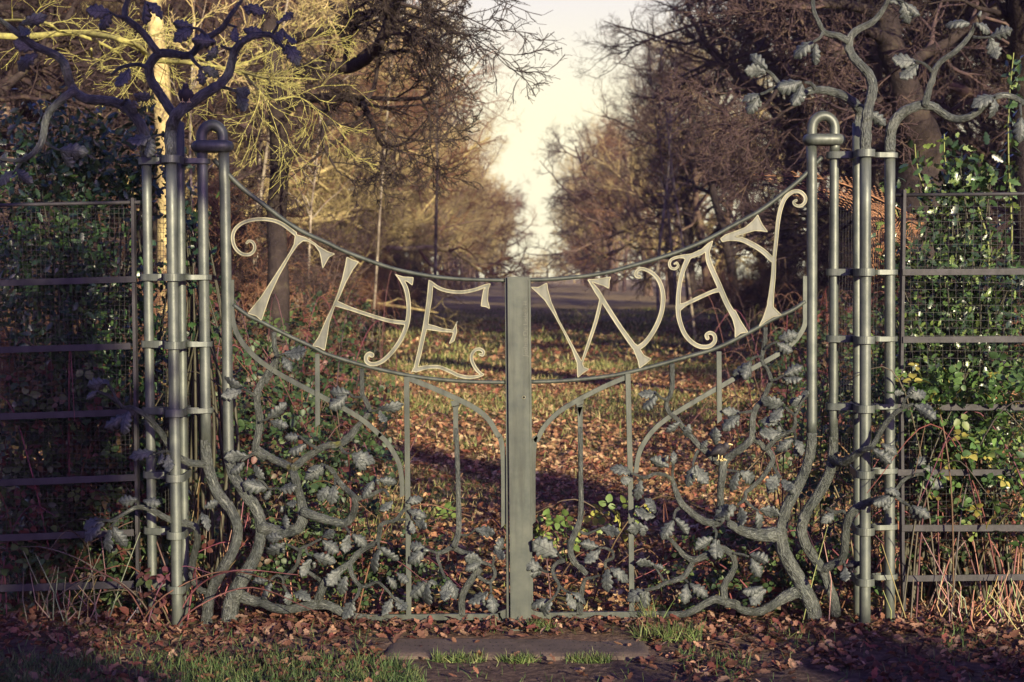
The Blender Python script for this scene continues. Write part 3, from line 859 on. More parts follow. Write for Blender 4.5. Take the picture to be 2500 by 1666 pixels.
branch(gr, 'K', [(450, 1340, 24), (480, 1200, 15), (545, 1178, 12), (600, 1160, 9)], -0.0, -0.03, 0.01)
branch(gr, 'K', [(650, 1100, 11), (648, 1050, 13), (705, 1020), (702, 970), (645, 942), (595, 942, 9)], -0.03, -0.05, 0.01)
leaves(gr, 'L', [(390, 665, 228, 690), (380, 690, 255, 800), (610, 935, 498, 1042), (685, 955, 650, 1075), (915, 1155, 900, 1015), (845, 1105, 788, 1180), (720, 1335, 648, 1505), (735, 1330, 842, 1492),
    (1130, 1390, 1048, 1545), (1150, 1385, 1288, 1478), (1490, 180, 1655, 138), (1480, 212, 1625, 285), (1240, 380, 1078, 492), (1245, 385, 1200, 535), (1545, 505, 1705, 425), (1535, 530, 1700, 522),
    (1145, 848, 988, 838), (1140, 865, 998, 965), (1555, 785, 1388, 772), (1535, 800, 1425, 935), (1505, 945, 1368, 905), (1505, 955, 1505, 1000), (1700, 735, 1598, 752), (1695, 715, 1765, 655),
    (1640, 1088, 1493, 1195), (1655, 1085, 1725, 1195), (1660, 1128, 1680, 1248), (1500, 1410, 1398, 1545), (1520, 1465, 1622, 1555), (1740, 690, 1660, 780), (1520, 1030, 1325, 1045)])
leaves(gr, 'K', [(1155, 305, 1008, 248), (1185, 290, 1205, 185), (865, 345, 728, 288), (860, 392, 770, 412), (932, 398, 890, 550), (1055, 665, 1010, 548), (1045, 688, 882, 650), (1190, 715, 1098, 842), (1200, 708, 1295, 832),
    (990, 790, 828, 788), (930, 765, 955, 845), (1515, 865, 1382, 962), (1530, 860, 1540, 1018), (1540, 700, 1640, 610), (1042, 1088, 895, 1048), (1030, 1080, 1090, 1102), (975, 1278, 838, 1335), (985, 1288, 928, 1435),
    (1298, 1222, 1302, 1370), (1315, 1222, 1458, 1312), (600, 945, 458, 918), (605, 948, 488, 1060), (662, 1105, 640, 1268), (685, 1098, 828, 1192), (605, 788, 758, 820), (272, 1000, 68, 895), (150, 1122, 0, 1045),
    (140, 1130, -25, 1135), (200, 1345, 58, 1392), (215, 1368, 118, 1468), (348, 1285, 398, 1425), (378, 1290, 505, 1355)])
leaves(gr, 'M', [(150, 578, 5, 665), (175, 588, 200, 725), (312, 618, 352, 755), (325, 612, 475, 640), (482, 368, 395, 452), (500, 378, 580, 482), (250, 955, 380, 1015), (262, 978, 332, 1115), (355, 1195, 208, 1222),
    (375, 1218, 258, 1335), (10, 840, 25, 978)])
for e in (('L', 475, 1275, 2.8), ('L', 1122, 940, 0.1), ('L', 1570, 560, 0.2), ('K', 1010, 640, 1.4), ('K', 1355, 360, 0), ('K', 925, 1310, 0.3), ('L', 725, 1420, 0.1)):
    acorn(gr, e[0], e[1], e[2], e[3], -0.05)
# letters
letter(gr, 'E', [[(535, 893, 8), (580, 760, 12), (640, 580, 13), (684, 400, 13)],
                 [(590, 268, 9), (650, 350, 20), (720, 460, 17), (830, 630, 17), (930, 770, 20)],
                 [(955, 790, 20), (1020, 740, 18), (1090, 640, 17), (1140, 520), (1155, 400, 17), (1140, 310, 16), (1100, 237), (1040, 193, 13), (985, 178), (950, 200, 10), (948, 232), (972, 240, 14)]],
       [[(138, 316), (200, 318), (267, 283), (275, 340), (300, 430), (360, 570), (430, 700), (490, 810), (530, 880), (550, 930), (592, 945), (545, 975), (500, 1014), (495, 900), (455, 790), (390, 660), (320, 530), (250, 420), (190, 360)],
        [(566, 262), (650, 255), (757, 238), (745, 270), (742, 332), (700, 310), (640, 290)],
        [(905, 745), (950, 755), (985, 800), (1010, 840), (1067, 868), (1030, 900), (973, 942), (960, 880), (940, 830)]])
letter(gr, 'F', [[(260, 712, 17), (180, 714, 10), (125, 732), (105, 765), (117, 798, 10), (148, 806), (172, 785, 9), (162, 760), (143, 767, 7)],
                 [(250, 720, 20), (205, 830, 17), (180, 950, 16), (172, 1080, 18), (178, 1180, 17), (215, 1290), (270, 1360), (340, 1400, 16), (410, 1398), (452, 1360), (448, 1312, 14), (415, 1295), (388, 1312, 13), (396, 1335, 15)],
                 [(180, 1100, 26), (230, 1075, 14), (330, 1027, 14), (430, 982, 14), (490, 965, 18)],
                 [(395, 680, 17), (410, 760, 20), (480, 920, 20), (540, 1060, 20), (590, 1150, 22)]],
       [[(442, 586), (400, 610), (350, 655), (270, 690), (190, 703), (225, 735), (290, 720), (350, 700), (385, 675), (410, 680), (425, 640)],
        [(560, 1130), (610, 1120), (650, 1200), (708, 1290), (650, 1300), (606, 1335), (605, 1260), (590, 1200)]])
letter(gr, 'F', [[(560, 575, 16), (650, 580, 18), (740, 620, 20), (820, 670, 20), (890, 735, 20)],
                 [(905, 740, 14), (920, 600, 14), (935, 450, 15), (957, 340, 16), (992, 262), (1050, 217), (1105, 217), (1143, 255, 13), (1140, 298), (1105, 326, 11), (1068, 318), (1056, 295, 10), (1075, 282, 10)],
                 [(905, 740, 16), (900, 860, 17), (886, 990, 20), (880, 1060, 24)]],
       [[(782, 388), (740, 440), (680, 490), (600, 520), (530, 545), (492, 575), (510, 602), (560, 590), (610, 560), (690, 535), (760, 515), (810, 518), (862, 526), (820, 470), (795, 420)],
        [(865, 1020), (895, 1050), (905, 1100), (967, 1160), (900, 1175), (840, 1210), (783, 1255), (820, 1180), (850, 1090)]])

# ------------------------------------------------------------------ left post: a cluster of tubes that grow into branches
pl = thing('gate_post', 'left gate post, a cluster of iron tubes sprouting dark oak branches at the top', 'gate post', (P(425, 1530).x, 0, 0), 'gate posts')
YL = (0.0, -0.13, 0.06, 0.0)
T1, a1, b1 = straight_tube('tube', pl, 357, 372, 370, 1250, YL[0], 11.6, to_ground=True)
T2, a2, b2 = straight_tube('tube', pl, 417.5, 380, 428.6, 1200, YL[1], 13.2, to_ground=True)
T3, a3, b3 = straight_tube('tube', pl, 438.5, 300, 449.5, 1250, YL[2], 11.0, to_ground=True)
T4, a4, b4 = straight_tube('tube', pl, 493.5, 345, 503, 1090, YL[3], 12.8)
def at_z(a, b, z):
    t = (a.z - z) / (a.z - b.z)
    q = a.lerp(b, t)
    return q.x, q.y
def clamps(parent, vs, tubes, half=9.0, wall=0.006):
    """each clamp: one collar round the front tube and the one behind it, an arm to each outer tube"""
    for v, skip in vs:
        zc = P(0, v, -0.07).z
        zh = half * MPP
        c = [at_z(a, b, zc) for a, b in tubes]
        mb = MB()
        band(mb, [(c[1][0], c[1][1], 0.040), (c[2][0], c[2][1], 0.034)], zc - zh, zc + zh, wall)
        mid = ((c[1][0] + c[2][0]) / 2, (c[1][1] + c[2][1]) / 2)
        for idx in (0, 3):
            if idx in skip: continue
            d = Vector((mid[0] - c[idx][0], mid[1] - c[idx][1])).normalized()
            q = (c[idx][0] + d.x * 0.055, c[idx][1] + d.y * 0.055)
            band(mb, [(c[idx][0], c[idx][1], 0.034), (q[0], q[1], 0.030)], zc - zh + 0.0012 * (idx + 1), zc + zh - 0.0012 * (idx + 1), wall)
        mb.build('clamp', M['tube'], parent, smooth=False, bevel=0.0012)
tl = [(a1, b1), (a2, b2), (a3, b3), (a4, b4)]
clamps(pl, [(391.5, ()), (677.5, ()), (842, ()), (1005.5, ()), (1163, (3,)), (1301, (3,)), (1432, (3,))], tl)
# tube 4 becomes a trunk at its foot
k = MPP / 3.92
tr = RP('G', [(1182, 760), (1186, 850), (1195, 950), (1230, 1100), (1290, 1250), (1400, 1400)]) + RP('H', [(1400, 130), (1478, 290), (1488, 420), (1450, 560), (1370, 700), (1300, 830), (1240, 950), (1210, 1080), (1192, 1290)])
bark_tube('trunk', pl, (tr, [r * k for r in (52, 53, 53, 53, 53, 52, 50, 49, 49, 51, 53, 52, 50, 52, 58)]), M['bark'], n=20, sub=6, seed=9, rough=0.07)
# hooped pipe at the top that carries the gate, with its collar ring
k = MPP / 2.9413
def hoop(parent, reg, lx, rx, ybot_l, ybot_r, yc, r_tube, yr, r_ring, cx0, cx1, sc, dpt=0.022):
    hp = RP(reg, [(lx, ybot_l), (lx - 2, yc + 40)])
    cx, R0 = (lx + rx) / 2, (rx - lx) / 2
    for i in range(9):
        a = math.pi - math.pi * i / 8
        hp.append(R(reg, cx + R0 * math.cos(a), yc - R0 * 1.12 * math.sin(a), 0))
    hp += RP(reg, [(rx, yc + 40), (rx + 2, ybot_r)])
    pp, rr = catmull(hp, [r_tube / sc * MPP] * len(hp), 4)
    mb = MB(); mb.tube(pp, rr, 20); mb.build('hoop', M['tube'], parent)
    a, b = R(reg, cx0, yr), R(reg, cx1, yr)
    rg = r_ring / sc * MPP
    z = a.z
    pts = []
    x0, x1 = a.x + rg + dpt, b.x - rg - dpt
    for i in range(13):
        t = math.pi / 2 + math.pi * i / 12
        pts.append(Vector((x0 + dpt * math.cos(t), dpt * math.sin(t), z)))
    for i in range(13):
        t = -math.pi / 2 + math.pi * i / 12
        pts.append(Vector((x1 + dpt * math.cos(t), dpt * math.sin(t), z)))
    mb = MB(); mb.tube(pts, [rg] * len(pts), 16, False, True); mb.build('collar_ring', M['tube'], parent)
hoop(pl, 'A', 1447, 1601, 1050, 1095, 985, 38, 1053, 42, 1372, 1680, 2.9413, 0.030)
def br(parent, reg, lst, y0, y1=None, amp=0.05, m='bark'):
    return branch(parent, reg, lst, y0, y1, amp, m)
br(pl, 'A', [(1054, 1135, 38), (1047, 1050, 39), (1035, 960, 38), (1000, 880), (930, 800), (850, 745, 36), (750, 722), (640, 715), (560, 680, 33), (508, 610), (485, 540), (465, 470), (420, 410, 31), (340, 370), (250, 330), (180, 280, 23), (110, 230), (50, 180), (-5, 140, 16), (-120, 60, 12)], 0, -0.10)
br(pl, 'A', [(530, 660, 30), (505, 668, 28), (440, 720), (360, 800, 27), (325, 880), (315, 960, 25), (290, 1040), (230, 1110, 20), (160, 1150), (80, 1152), (-20, 1138, 10)], -0.04, -0.12, 0.03)
br(pl, 'A', [(155, 1152, 14), (125, 1205), (98, 1240, 8)], -0.1, -0.12, 0.01)
br(pl, 'A', [(1228, 1140, 42), (1224, 1040, 42), (1226, 950), (1244, 870, 42), (1292, 800), (1370, 740), (1460, 680, 37), (1560, 620), (1630, 550), (1662, 460, 31), (1682, 380), (1722, 320), (1790, 272, 25), (1870, 250), (1950, 256, 19), (2005, 310), (2045, 355, 9)], -0.13, -0.10, 0.04)
br(pl, 'A', [(1289, 900, 26), (1250, 832, 33), (1210, 770), (1160, 690), (1110, 620, 34), (1077, 550), (1072, 480), (1097, 430, 33), (1142, 388, 32), (1220, 384, 29), (1300, 398), (1370, 394), (1420, 340, 25), (1452, 290), (1530, 250), (1600, 200, 21), (1650, 120), (1700, 50), (1738, 0, 12)], 0.06, 0.02, 0.04)
br(pl, 'A', [(1140, 385, 26), (1102, 340), (1062, 280), (1010, 220, 26), (940, 160), (902, 130), (898, 60, 20), (918, 0), (940, -80, 16)], 0.04, 0.0, 0.03)
for l in ([(1052, 485, 16), (1000, 465), (930, 470, 14), (860, 490), (795, 542, 10)], [(1368, 405, 15), (1402, 450), (1445, 490, 11)], [(1482, 262, 14), (1435, 215), (1378, 200, 9)], [(1682, 358, 15), (1630, 350), (1585, 328, 9)],
          [(1598, 628, 13), (1650, 640), (1700, 662, 9)], [(895, 130, 13), (835, 115), (788, 90, 8)], [(1205, 970, 11), (1150, 970), (1095, 985, 8)], [(1640, 180, 9), (1700, 195, 8)], [(330, 1030, 12), (380, 1060), (425, 1080, 8)],
          [(872, 750, 14), (905, 715, 9)], [(120, 225, 10), (150, 175, 8)], [(235, 330, 12), (255, 380, 8)], [(1950, 256, 10), (1985, 200), (2012, 150, 8)], [(35, 1148, 9), (45, 1090, 7)]):
    br(pl, 'A', l, -0.05, -0.08, 0.01)
leaves(pl, 'A', [(790, 85, 628, 80), (800, 98, 715, 208), (1045, 5, 1025, 162), (1060, 5, 1168, 92), (150, 172, 312, 132), (140, 188, 206, 258), (250, 350, 102, 308), (262, 385, 108, 492), (1380, 190, 1248, 162),
    (1388, 203, 1258, 262), (1555, 305, 1392, 288), (1570, 328, 1508, 428), (1740, 48, 1885, 78), (1692, 195, 1685, 305), (1742, 215, 1865, 248), (2010, 150, 2105, 98), (2030, 200, 1982, 315), (2042, 232, 2122, 318),
    (2055, 312, 2142, 425), (1442, 478, 1565, 542), (1440, 492, 1470, 605), (930, 490, 842, 625), (1692, 640, 1795, 675), (1700, 658, 1765, 795), (905, 712, 942, 805), (958, 685, 1075, 712), (1090, 982, 928, 1022),
    (1082, 988, 1048, 1118), (418, 1075, 590, 1095), (432, 1082, 502, 1208), (45, 1088, -10, 1185), (95, 1225, -5, 1295), (112, 1225, 188, 1312)], -0.08)
for e in ((1775, 85, 0.5), (2000, 165, 2.0), (2040, 365, 0.1), (970, 740, 0.8), (230, 440, 0.1)):
    acorn(pl, 'A', e[0], e[1], e[2], -0.10)
# low boughs
br(pl, 'G', [(1215, 985, 44), (1160, 992, 37), (1100, 990, 34), (1000, 970), (900, 900, 33), (830, 810), (770, 710, 31), (690, 610), (620, 540, 25), (540, 480), (470, 452, 21), (400, 450), (330, 395, 13), (250, 335), (160, 300, 15)], -0.0, -0.24, 0.02)
br(pl, 'G', [(395, 455, 13), (330, 370), (290, 290, 15), (250, 230, 17)], -0.2, -0.24, 0.01)
br(pl, 'G', [(855, 880, 14), (780, 868), (720, 892), (690, 880, 9)], -0.14, -0.2, 0.01)
br(pl, 'G', [(780, 875, 10), (740, 930, 9)], -0.16, -0.2, 0.0)
leaves(pl, 'G', [(250, 205, 45, 262), (250, 215, 285, 172), (155, 292, 48, 375), (435, 482, 365, 678), (425, 520, 215, 645), (695, 880, 485, 905), (820, 900, 835, 1065), (765, 892, 730, 985), (190, 220, 230, 180)], -0.2)
br(pl, 'H', [(1200, 965, 30), (1120, 935, 30), (1072, 850), (1050, 750, 37), (1070, 620), (1100, 500), (1105, 400, 31), (1078, 335), (1000, 310, 34), (900, 292), (800, 252), (720, 205, 27), (640, 168), (560, 150, 21), (480, 170), (380, 230), (280, 280, 14), (190, 270), (125, 280, 9)], 0, -0.26, 0.03)
br(pl, 'H', [(360, 245, 12), (302, 310), (268, 345, 9)], -0.22, -0.26, 0.01)
br(pl, 'H', [(540, 150, 12), (530, 80, 9)], -0.2, -0.22, 0.01)
br(pl, 'H', [(1095, 350, 12), (1125, 260, 10), (1150, 190, 8)], -0.02, -0.05, 0.01)
leaves(pl, 'H', [(530, 82, 345, 108), (578, 85, 722, 105), (192, 270, -5, 305), (205, 288, 15, 435), (290, 340, 398, 525), (262, 358, 208, 555), (1170, 165, 1295, 118), (1150, 195, 1222, 325)], -0.22)

# ------------------------------------------------------------------ right post
pr = thing('gate_post', 'right gate post, a cluster of pale sunlit iron tubes sprouting curled oak branches', 'gate post', (P(2111, 1520).x, 0, 0), 'gate posts')
_, c1, d1 = straight_tube('tube', pr, 2037, 345, 2034.5, 1090, 0.0, 11.0)
_, c2, d2 = straight_tube('tube', pr, 2113, 372, 2112, 1200, -0.13, 13.4, to_ground=True)
_, c3, d3 = straight_tube('tube', pr, 2092, 300, 2094, 1250, 0.06, 10.8, to_ground=True)
_, c4, d4 = straight_tube('tube', pr, 2172.5, 368, 2172, 1250, 0.0, 12.8, to_ground=True)
clamps(pr, [(377, ()), (665, ()), (829, ()), (995.5, ()), (1154, (0,)), (1291.5, (0,)), (1414, (0,))], [(c1, d1), (c2, d2), (c3, d3), (c4, d4)])
k = MPP / 3.136
tr = RP('M', [(895, -20), (893, 60), (890, 150), (878, 260), (845, 370), (785, 480), (705, 600), (660, 700), (652, 800), (692, 900), (760, 1000), (820, 1090), (860, 1200), (895, 1300), (912, 1420)])
bark_tube('trunk', pr, (tr, [r * k for r in (34, 35, 37, 40, 42, 42, 43, 43, 42, 41, 40, 38, 36, 38, 42)]), M['bark'], n=18, sub=6, seed=12, rough=0.07)
hoop(pr, 'B', 729, 902, 1120, 1160, 985, 38, 1072, 43, 655, 985, 3.136, 0.028)
br(pr, 'B', [(1139, 1160, 42), (1140, 1050, 42), (1145, 950), (1152, 870, 40), (1172, 780), (1192, 680, 38), (1176, 600), (1130, 530), (1060, 460, 34), (1015, 390), (1010, 330), (1032, 270, 29), (1090, 222), (1180, 178), (1240, 120, 21), (1282, 60), (1312, 0), (1330, -60, 15)], -0.13, -0.08, 0.03)
br(pr, 'B', [(1008, 318, 26), (930, 275), (850, 260, 22), (812, 235), (780, 170, 18), (745, 90), (735, 0, 15), (742, -60, 13)], -0.1, -0.12, 0.02)
br(pr, 'B', [(812, 250, 13), (790, 290), (738, 322, 9)], -0.11, -0.13, 0.01)
br(pr, 'B', [(1078, 960, 28), (1090, 870, 32), (1060, 800, 36), (980, 742), (900, 710), (820, 692, 32), (750, 690), (690, 702, 27), (620, 722), (550, 702), (490, 660, 19), (460, 620), (420, 570), (378, 540, 11)], 0.06, -0.06, 0.03)
for l in ([(752, 682, 15), (720, 640), (675, 632, 10)], [(485, 665, 13), (430, 680), (370, 710), (335, 722, 9)], [(1062, 815, 12), (1110, 810), (1142, 852, 9)], [(1642, 545, 14), (1590, 492), (1525, 468, 10)],
          [(1962, 285, 13), (2020, 290), (2092, 285, 9)], [(2322, 805, 12), (2330, 890, 9)], [(2105, 762, 10), (2135, 740, 8)], [(1318, -10, 11), (1380, 0), (1430, 15, 9)]):
    br(pr, 'B', l, -0.07, -0.11, 0.01)
br(pr, 'B', [(1325, 1160, 42), (1327, 1060, 42), (1347, 960), (1400, 882, 41), (1480, 832), (1570, 806), (1650, 816, 34), (1720, 862), (1800, 906), (1880, 910, 29), (1960, 880), (2040, 820), (2100, 762, 24), (2180, 732), (2260, 742), (2352, 792, 20), (2440, 850, 14)], 0, -0.08, 0.03)
br(pr, 'B', [(1592, 810, 28), (1620, 700, 26), (1650, 610), (1672, 530, 23), (1730, 460), (1820, 400), (1900, 320, 19), (1950, 250), (1975, 185, 13)], -0.04, -0.08, 0.03)
leaves(pr, 'B', [(740, 310, 592, 408), (755, 330, 740, 480), (385, 530, 255, 425), (375, 550, 215, 542), (655, 625, 478, 662), (655, 640, 580, 790), (332, 720, 215, 735), (325, 738, 242, 845), (1142, 868, 1110, 978),
    (1150, 845, 1280, 955), (1532, 470, 1346, 460), (1540, 490, 1412, 602), (1320, 5, 1442, -5), (1420, 15, 1480, 172), (1440, 15, 1558, 108), (1940, 172, 1772, 158), (1985, 170, 2112, 232), (2090, 282, 2248, 228),
    (2090, 290, 2142, 445), (2130, 732, 1990, 768), (2140, 752, 2135, 890), (2330, 890, 2318, 1068)], -0.10)
acorn(pr, 'B', 2010, 115, 2.7, -0.1); acorn(pr, 'B', 330, 790, 0.1, -0.1)
br(pr, 'M', [(885, 215, 42), (920, 240, 36), (960, 246, 32), (1020, 220), (1090, 170, 26), (1130, 152, 20), (1200, 140, 11)], 0.0, -0.24, 0.01)
br(pr, 'R', [(340, 775, 18), (400, 755, 20), (450, 680), (480, 620), (540, 540, 20), (620, 470), (720, 430, 13)], -0.2, -0.22, 0.01)
br(pr, 'R', [(635, 455, 13), (660, 390), (690, 358, 9)], -0.22, -0.24, 0.01)
leaves(pr, 'R', [(650, 350, 598, 345), (665, 350, 712, 300), (685, 372, 825, 350), (725, 440, 865, 472), (735, 452, 875, 545), (410, 780, 540, 885), (480, 730, 600, 795)], -0.23)
br(pr, 'M', [(800, 1075, 36), (850, 1050, 34), (900, 1025), (955, 990, 31), (980, 900), (985, 780), (1002, 690, 33), (1040, 620), (1120, 570, 30), (1190, 545, 25), (1260, 520, 18), (1350, 500), (1420, 550), (1475, 582, 11)], -0.0, -0.26, 0.02)
br(pr, 'M', [(992, 640, 13), (962, 622), (900, 630), (838, 600, 12)], -0.12, -0.1, 0.01)
br(pr, 'M', [(968, 1000, 12), (985, 1045, 8)], -0.1, -0.12, 0.0)
br(pr, 'R', [(590, 1085, 15), (650, 1010), (740, 970), (835, 960, 10)], -0.02, 0.0, 0.01)
leaves(pr, 'M', [(1325, 510, 1275, 602), (1325, 498, 1205, 550), (1290, 452, 1405, 482), (1482, 590, 1545, 715), (1490, 575, 1625, 655), (905, 640, 828, 692), (980, 1050, 985, 1160)], -0.24)
leaves(pr, 'R', [(745, 920, 800, 838), (790, 905, 915, 945), (800, 980, 935, 1065)], 0.0)

# ------------------------------------------------------------------ little iron birds perched on the work
def bird(label, base, face, size=1.0, lean=0.5):
    """base: where the feet stand; face: heading in the xy plane (radians)"""
    t = thing('bird_figure', label, 'bird figure', tuple(base), 'forged birds')
    f = Vector((math.cos(face), math.sin(face), 0))
    side = Vector((-f.y, f.x, 0))
    up = Vector((0, 0, 1))
    s = 0.062 * size
    axis = (f * math.cos(lean) + up * math.sin(lean)).normalized()
    c = base + up * s * 0.62
    mb = MB()
    sp = [(-1.25, .06), (-1.0, .10), (-0.7, .17), (-0.45, .33), (-0.2, .44), (0.05, .46), (0.25, .40), (0.40, .29), (0.50, .265), (0.62, .275), (0.74, .24), (0.83, .14), (0.86, .07)]
    mb.tube([c + axis * (a * s * 0.75) + up * (0.10 * s * max(0, a) ** 2) for a, r in sp], [r * s * 0.8 for a, r in sp], 14)
    body = mb.build('body', M['dark'], t)
    mb = MB()
    h = c + axis * (0.86 * s * .75) + up * 0.06 * s
    mb.tube([h - f * .06 * s, h + f * .12 * s, h + f * .28 * s - up * .03 * s], [0.075 * s, .05 * s, .008 * s], 8)
    mb.build('beak', M['gilt'], t)
    for q in (-1, 1):
        mb = MB()
        w0 = c + side * (q * .30 * s) + axis * .25 * s
        mb.tube([w0, w0 - axis * .3 * s + side * q * .06 * s, w0 - axis * .75 * s - side * q * .02 * s, w0 - axis * 1.05 * s - side * q * .14 * s], [.10 * s, .19 * s, .13 * s, .02 * s], 8)
        mb.build('wing', M['dark'], t)
        ft = base + side * (q * .22 * s)
        mb = MB()
        mb.tube([ft + up * .38 * s, ft + up * .02 * s], [.035 * s, .03 * s], 6)
        for a in (-0.5, 0, 0.5):
            d = f * math.cos(a) + side * math.sin(a)
            mb.tube([ft + up * .03 * s, ft + d * .16 * s + up * .05 * s, ft + d * .3 * s - up * .03 * s], [.03 * s, .03 * s, .012 * s], 6)
        mb.tube([ft + up * .03 * s, ft - f * .2 * s], [.03 * s, .012 * s], 6)
        mb.build('foot', M['gilt'], t)
bird('small dark bird figure upright on the rising bough of the left post', R('A', 1335, 738, -0.15), math.radians(-80), 1.0, 1.15)
bird('bird figure with pale feet in the fork behind a leaf of the right gate leaf', R('L', 965, 1283, -0.05), math.radians(-35), 1.15, 0.5)
bird('bird figure facing the right post tubes above a low hanging leaf', R('M', 1045, 1085, -0.07), math.radians(-12), 0.8, 0.15)

# ------------------------------------------------------------------ ground
def gh(x, y):
    z = 0.012 * noise.noise(Vector((x * 1.7, y * 1.7, 0))) + 0.05 * noise.noise(Vector((x * 0.22, y * 0.22, 4)))*min(1, max(0, (y - 1) / 6))
    f = min(1, max(0, (-0.28 - y) / 0.3))
    return z - 0.03 * f

def ground():
    xs = np.concatenate([np.linspace(-160, -6, 28), np.linspace(-5.8, 5.8, 140), np.linspace(6, 160, 28)])
    ys = np.concatenate([np.linspace(-120, -5, 14), np.linspace(-4.8, 3, 110), np.linspace(3.2, 40, 90), np.linspace(41, 420, 50)])
    V = [(x, y, gh(x, y)) for y in ys for x in xs]
    nx = len(xs)
    F = [(j * nx + i, j * nx + i + 1, (j + 1) * nx + i + 1, (j + 1) * nx + i) for j in range(len(ys) - 1) for i in range(nx - 1)]
    me = bpy.data.meshes.new('ground')
    me.from_pydata(V, [], F)
    me.polygons.foreach_set('use_smooth', [True] * len(F))
    m, n, l, b = mat('woodland_ground')
    big = noise_tex(n, l, 0.55, 5)
    fine = noise_tex(n, l, 26, 6)
    soil = ramp(n, l, fine.outputs['Fac'], [(0.3, (0.035, 0.024, 0.022)), (0.55, (0.085, 0.058, 0.048)), (0.75, (0.15, 0.105, 0.08))])
    v = n.new('ShaderNodeTexVoronoi'); v.inputs['Scale'].default_value = 16
    tc = n.new('ShaderNodeTexCoord'); l.new(tc.outputs['Object'], v.inputs['Vector'])
    lf = ramp(n, l, v.outputs['Color'], [(0.2, (0.10, 0.045, 0.025)), (0.5, (0.22, 0.10, 0.045)), (0.8, (0.33, 0.17, 0.08))])
    gn = noise_tex(n, l, 60, 3)
    gr = ramp(n, l, gn.outputs['Fac'], [(0.35, (0.06, 0.058, 0.025)), (0.7, (0.20, 0.18, 0.075))])
    # beyond the gate: turf with drifts of leaves; in front: trodden soil
    mx1 = n.new('ShaderNodeMixRGB'); l.new(gr.outputs[0], mx1.inputs[1]); l.new(lf.outputs[0], mx1.inputs[2])
    br_ = ramp(n, l, big.outputs['Fac'], [(0.46, (0, 0, 0)), (0.62, (1, 1, 1))]); l.new(br_.outputs[0], mx1.inputs[0])
    sp = n.new('ShaderNodeSeparateXYZ'); l.new(tc.outputs['Object'], sp.inputs[0])
    yr = n.new('ShaderNodeMapRange'); yr.inputs['From Min'].default_value = -0.4; yr.inputs['From Max'].default_value = 0.4
    l.new(sp.outputs['Y'], yr.inputs['Value'])
    mx2 = n.new('ShaderNodeMixRGB'); l.new(yr.outputs[0], mx2.inputs[0]); l.new(soil.outputs[0], mx2.inputs[1]); l.new(mx1.outputs[0], mx2.inputs[2])
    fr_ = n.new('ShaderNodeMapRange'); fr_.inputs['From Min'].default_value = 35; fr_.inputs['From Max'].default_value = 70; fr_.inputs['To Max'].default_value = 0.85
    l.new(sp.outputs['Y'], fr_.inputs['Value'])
    dry = ramp(n, l, big.outputs['Fac'], [(0.35, (0.16, 0.11, 0.07)), (0.6, (0.36, 0.28, 0.15))])   # winter grass lightened far along the ride in place of sunlit bands
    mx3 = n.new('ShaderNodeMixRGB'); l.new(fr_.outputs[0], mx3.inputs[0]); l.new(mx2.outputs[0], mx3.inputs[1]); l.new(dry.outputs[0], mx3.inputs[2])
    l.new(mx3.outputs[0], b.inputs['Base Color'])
    b.inputs['Roughness'].default_value = 0.95
    b.inputs['Specular IOR Level'].default_value = 0.1
    bump(n, l, b, fine.outputs['Fac'], 0.9, 0.02)
    o = link('ground', me, m)
    tag(o, 'woodland floor of trodden soil, turf and leaf drifts', None, None, 'structure')
ground()

# ------------------------------------------------------------------ scattering: many small leaves or blades as real faces in one mesh, each with its own colour
def rand_rot(rg, n, tilt=None):
    """n rotation matrices; tilt None = any direction, else normals within about tilt of straight up"""
    if tilt is None:
        q = rg.normal(size=(n, 4)); q /= np.linalg.norm(q, axis=1)[:, None]
        w, x, y, z = q.T
        return np.stack([np.stack([1-2*(y*y+z*z), 2*(x*y-z*w), 2*(x*z+y*w)], 1), np.stack([2*(x*y+z*w), 1-2*(x*x+z*z), 2*(y*z-x*w)], 1), np.stack([2*(x*z-y*w), 2*(y*z+x*w), 1-2*(x*x+y*y)], 1)], 1)
    a = rg.uniform(0, 2*np.pi, n); b = rg.normal(0, tilt, n); c = rg.normal(0, tilt, n)
    Rz = np.zeros((n, 3, 3)); Rz[:, 0, 0] = np.cos(a); Rz[:, 0, 1] = -np.sin(a); Rz[:, 1, 0] = np.sin(a); Rz[:, 1, 1] = np.cos(a); Rz[:, 2, 2] = 1
    Rx = np.zeros((n, 3, 3)); Rx[:, 0, 0] = 1; Rx[:, 1, 1] = np.cos(b); Rx[:, 1, 2] = -np.sin(b); Rx[:, 2, 1] = np.sin(b); Rx[:, 2, 2] = np.cos(b)
    Ry = np.zeros((n, 3, 3)); Ry[:, 1, 1] = 1; Ry[:, 0, 0] = np.cos(c); Ry[:, 0, 2] = np.sin(c); Ry[:, 2, 0] = -np.sin(c); Ry[:, 2, 2] = np.cos(c)
    return Rx @ Ry @ Rz

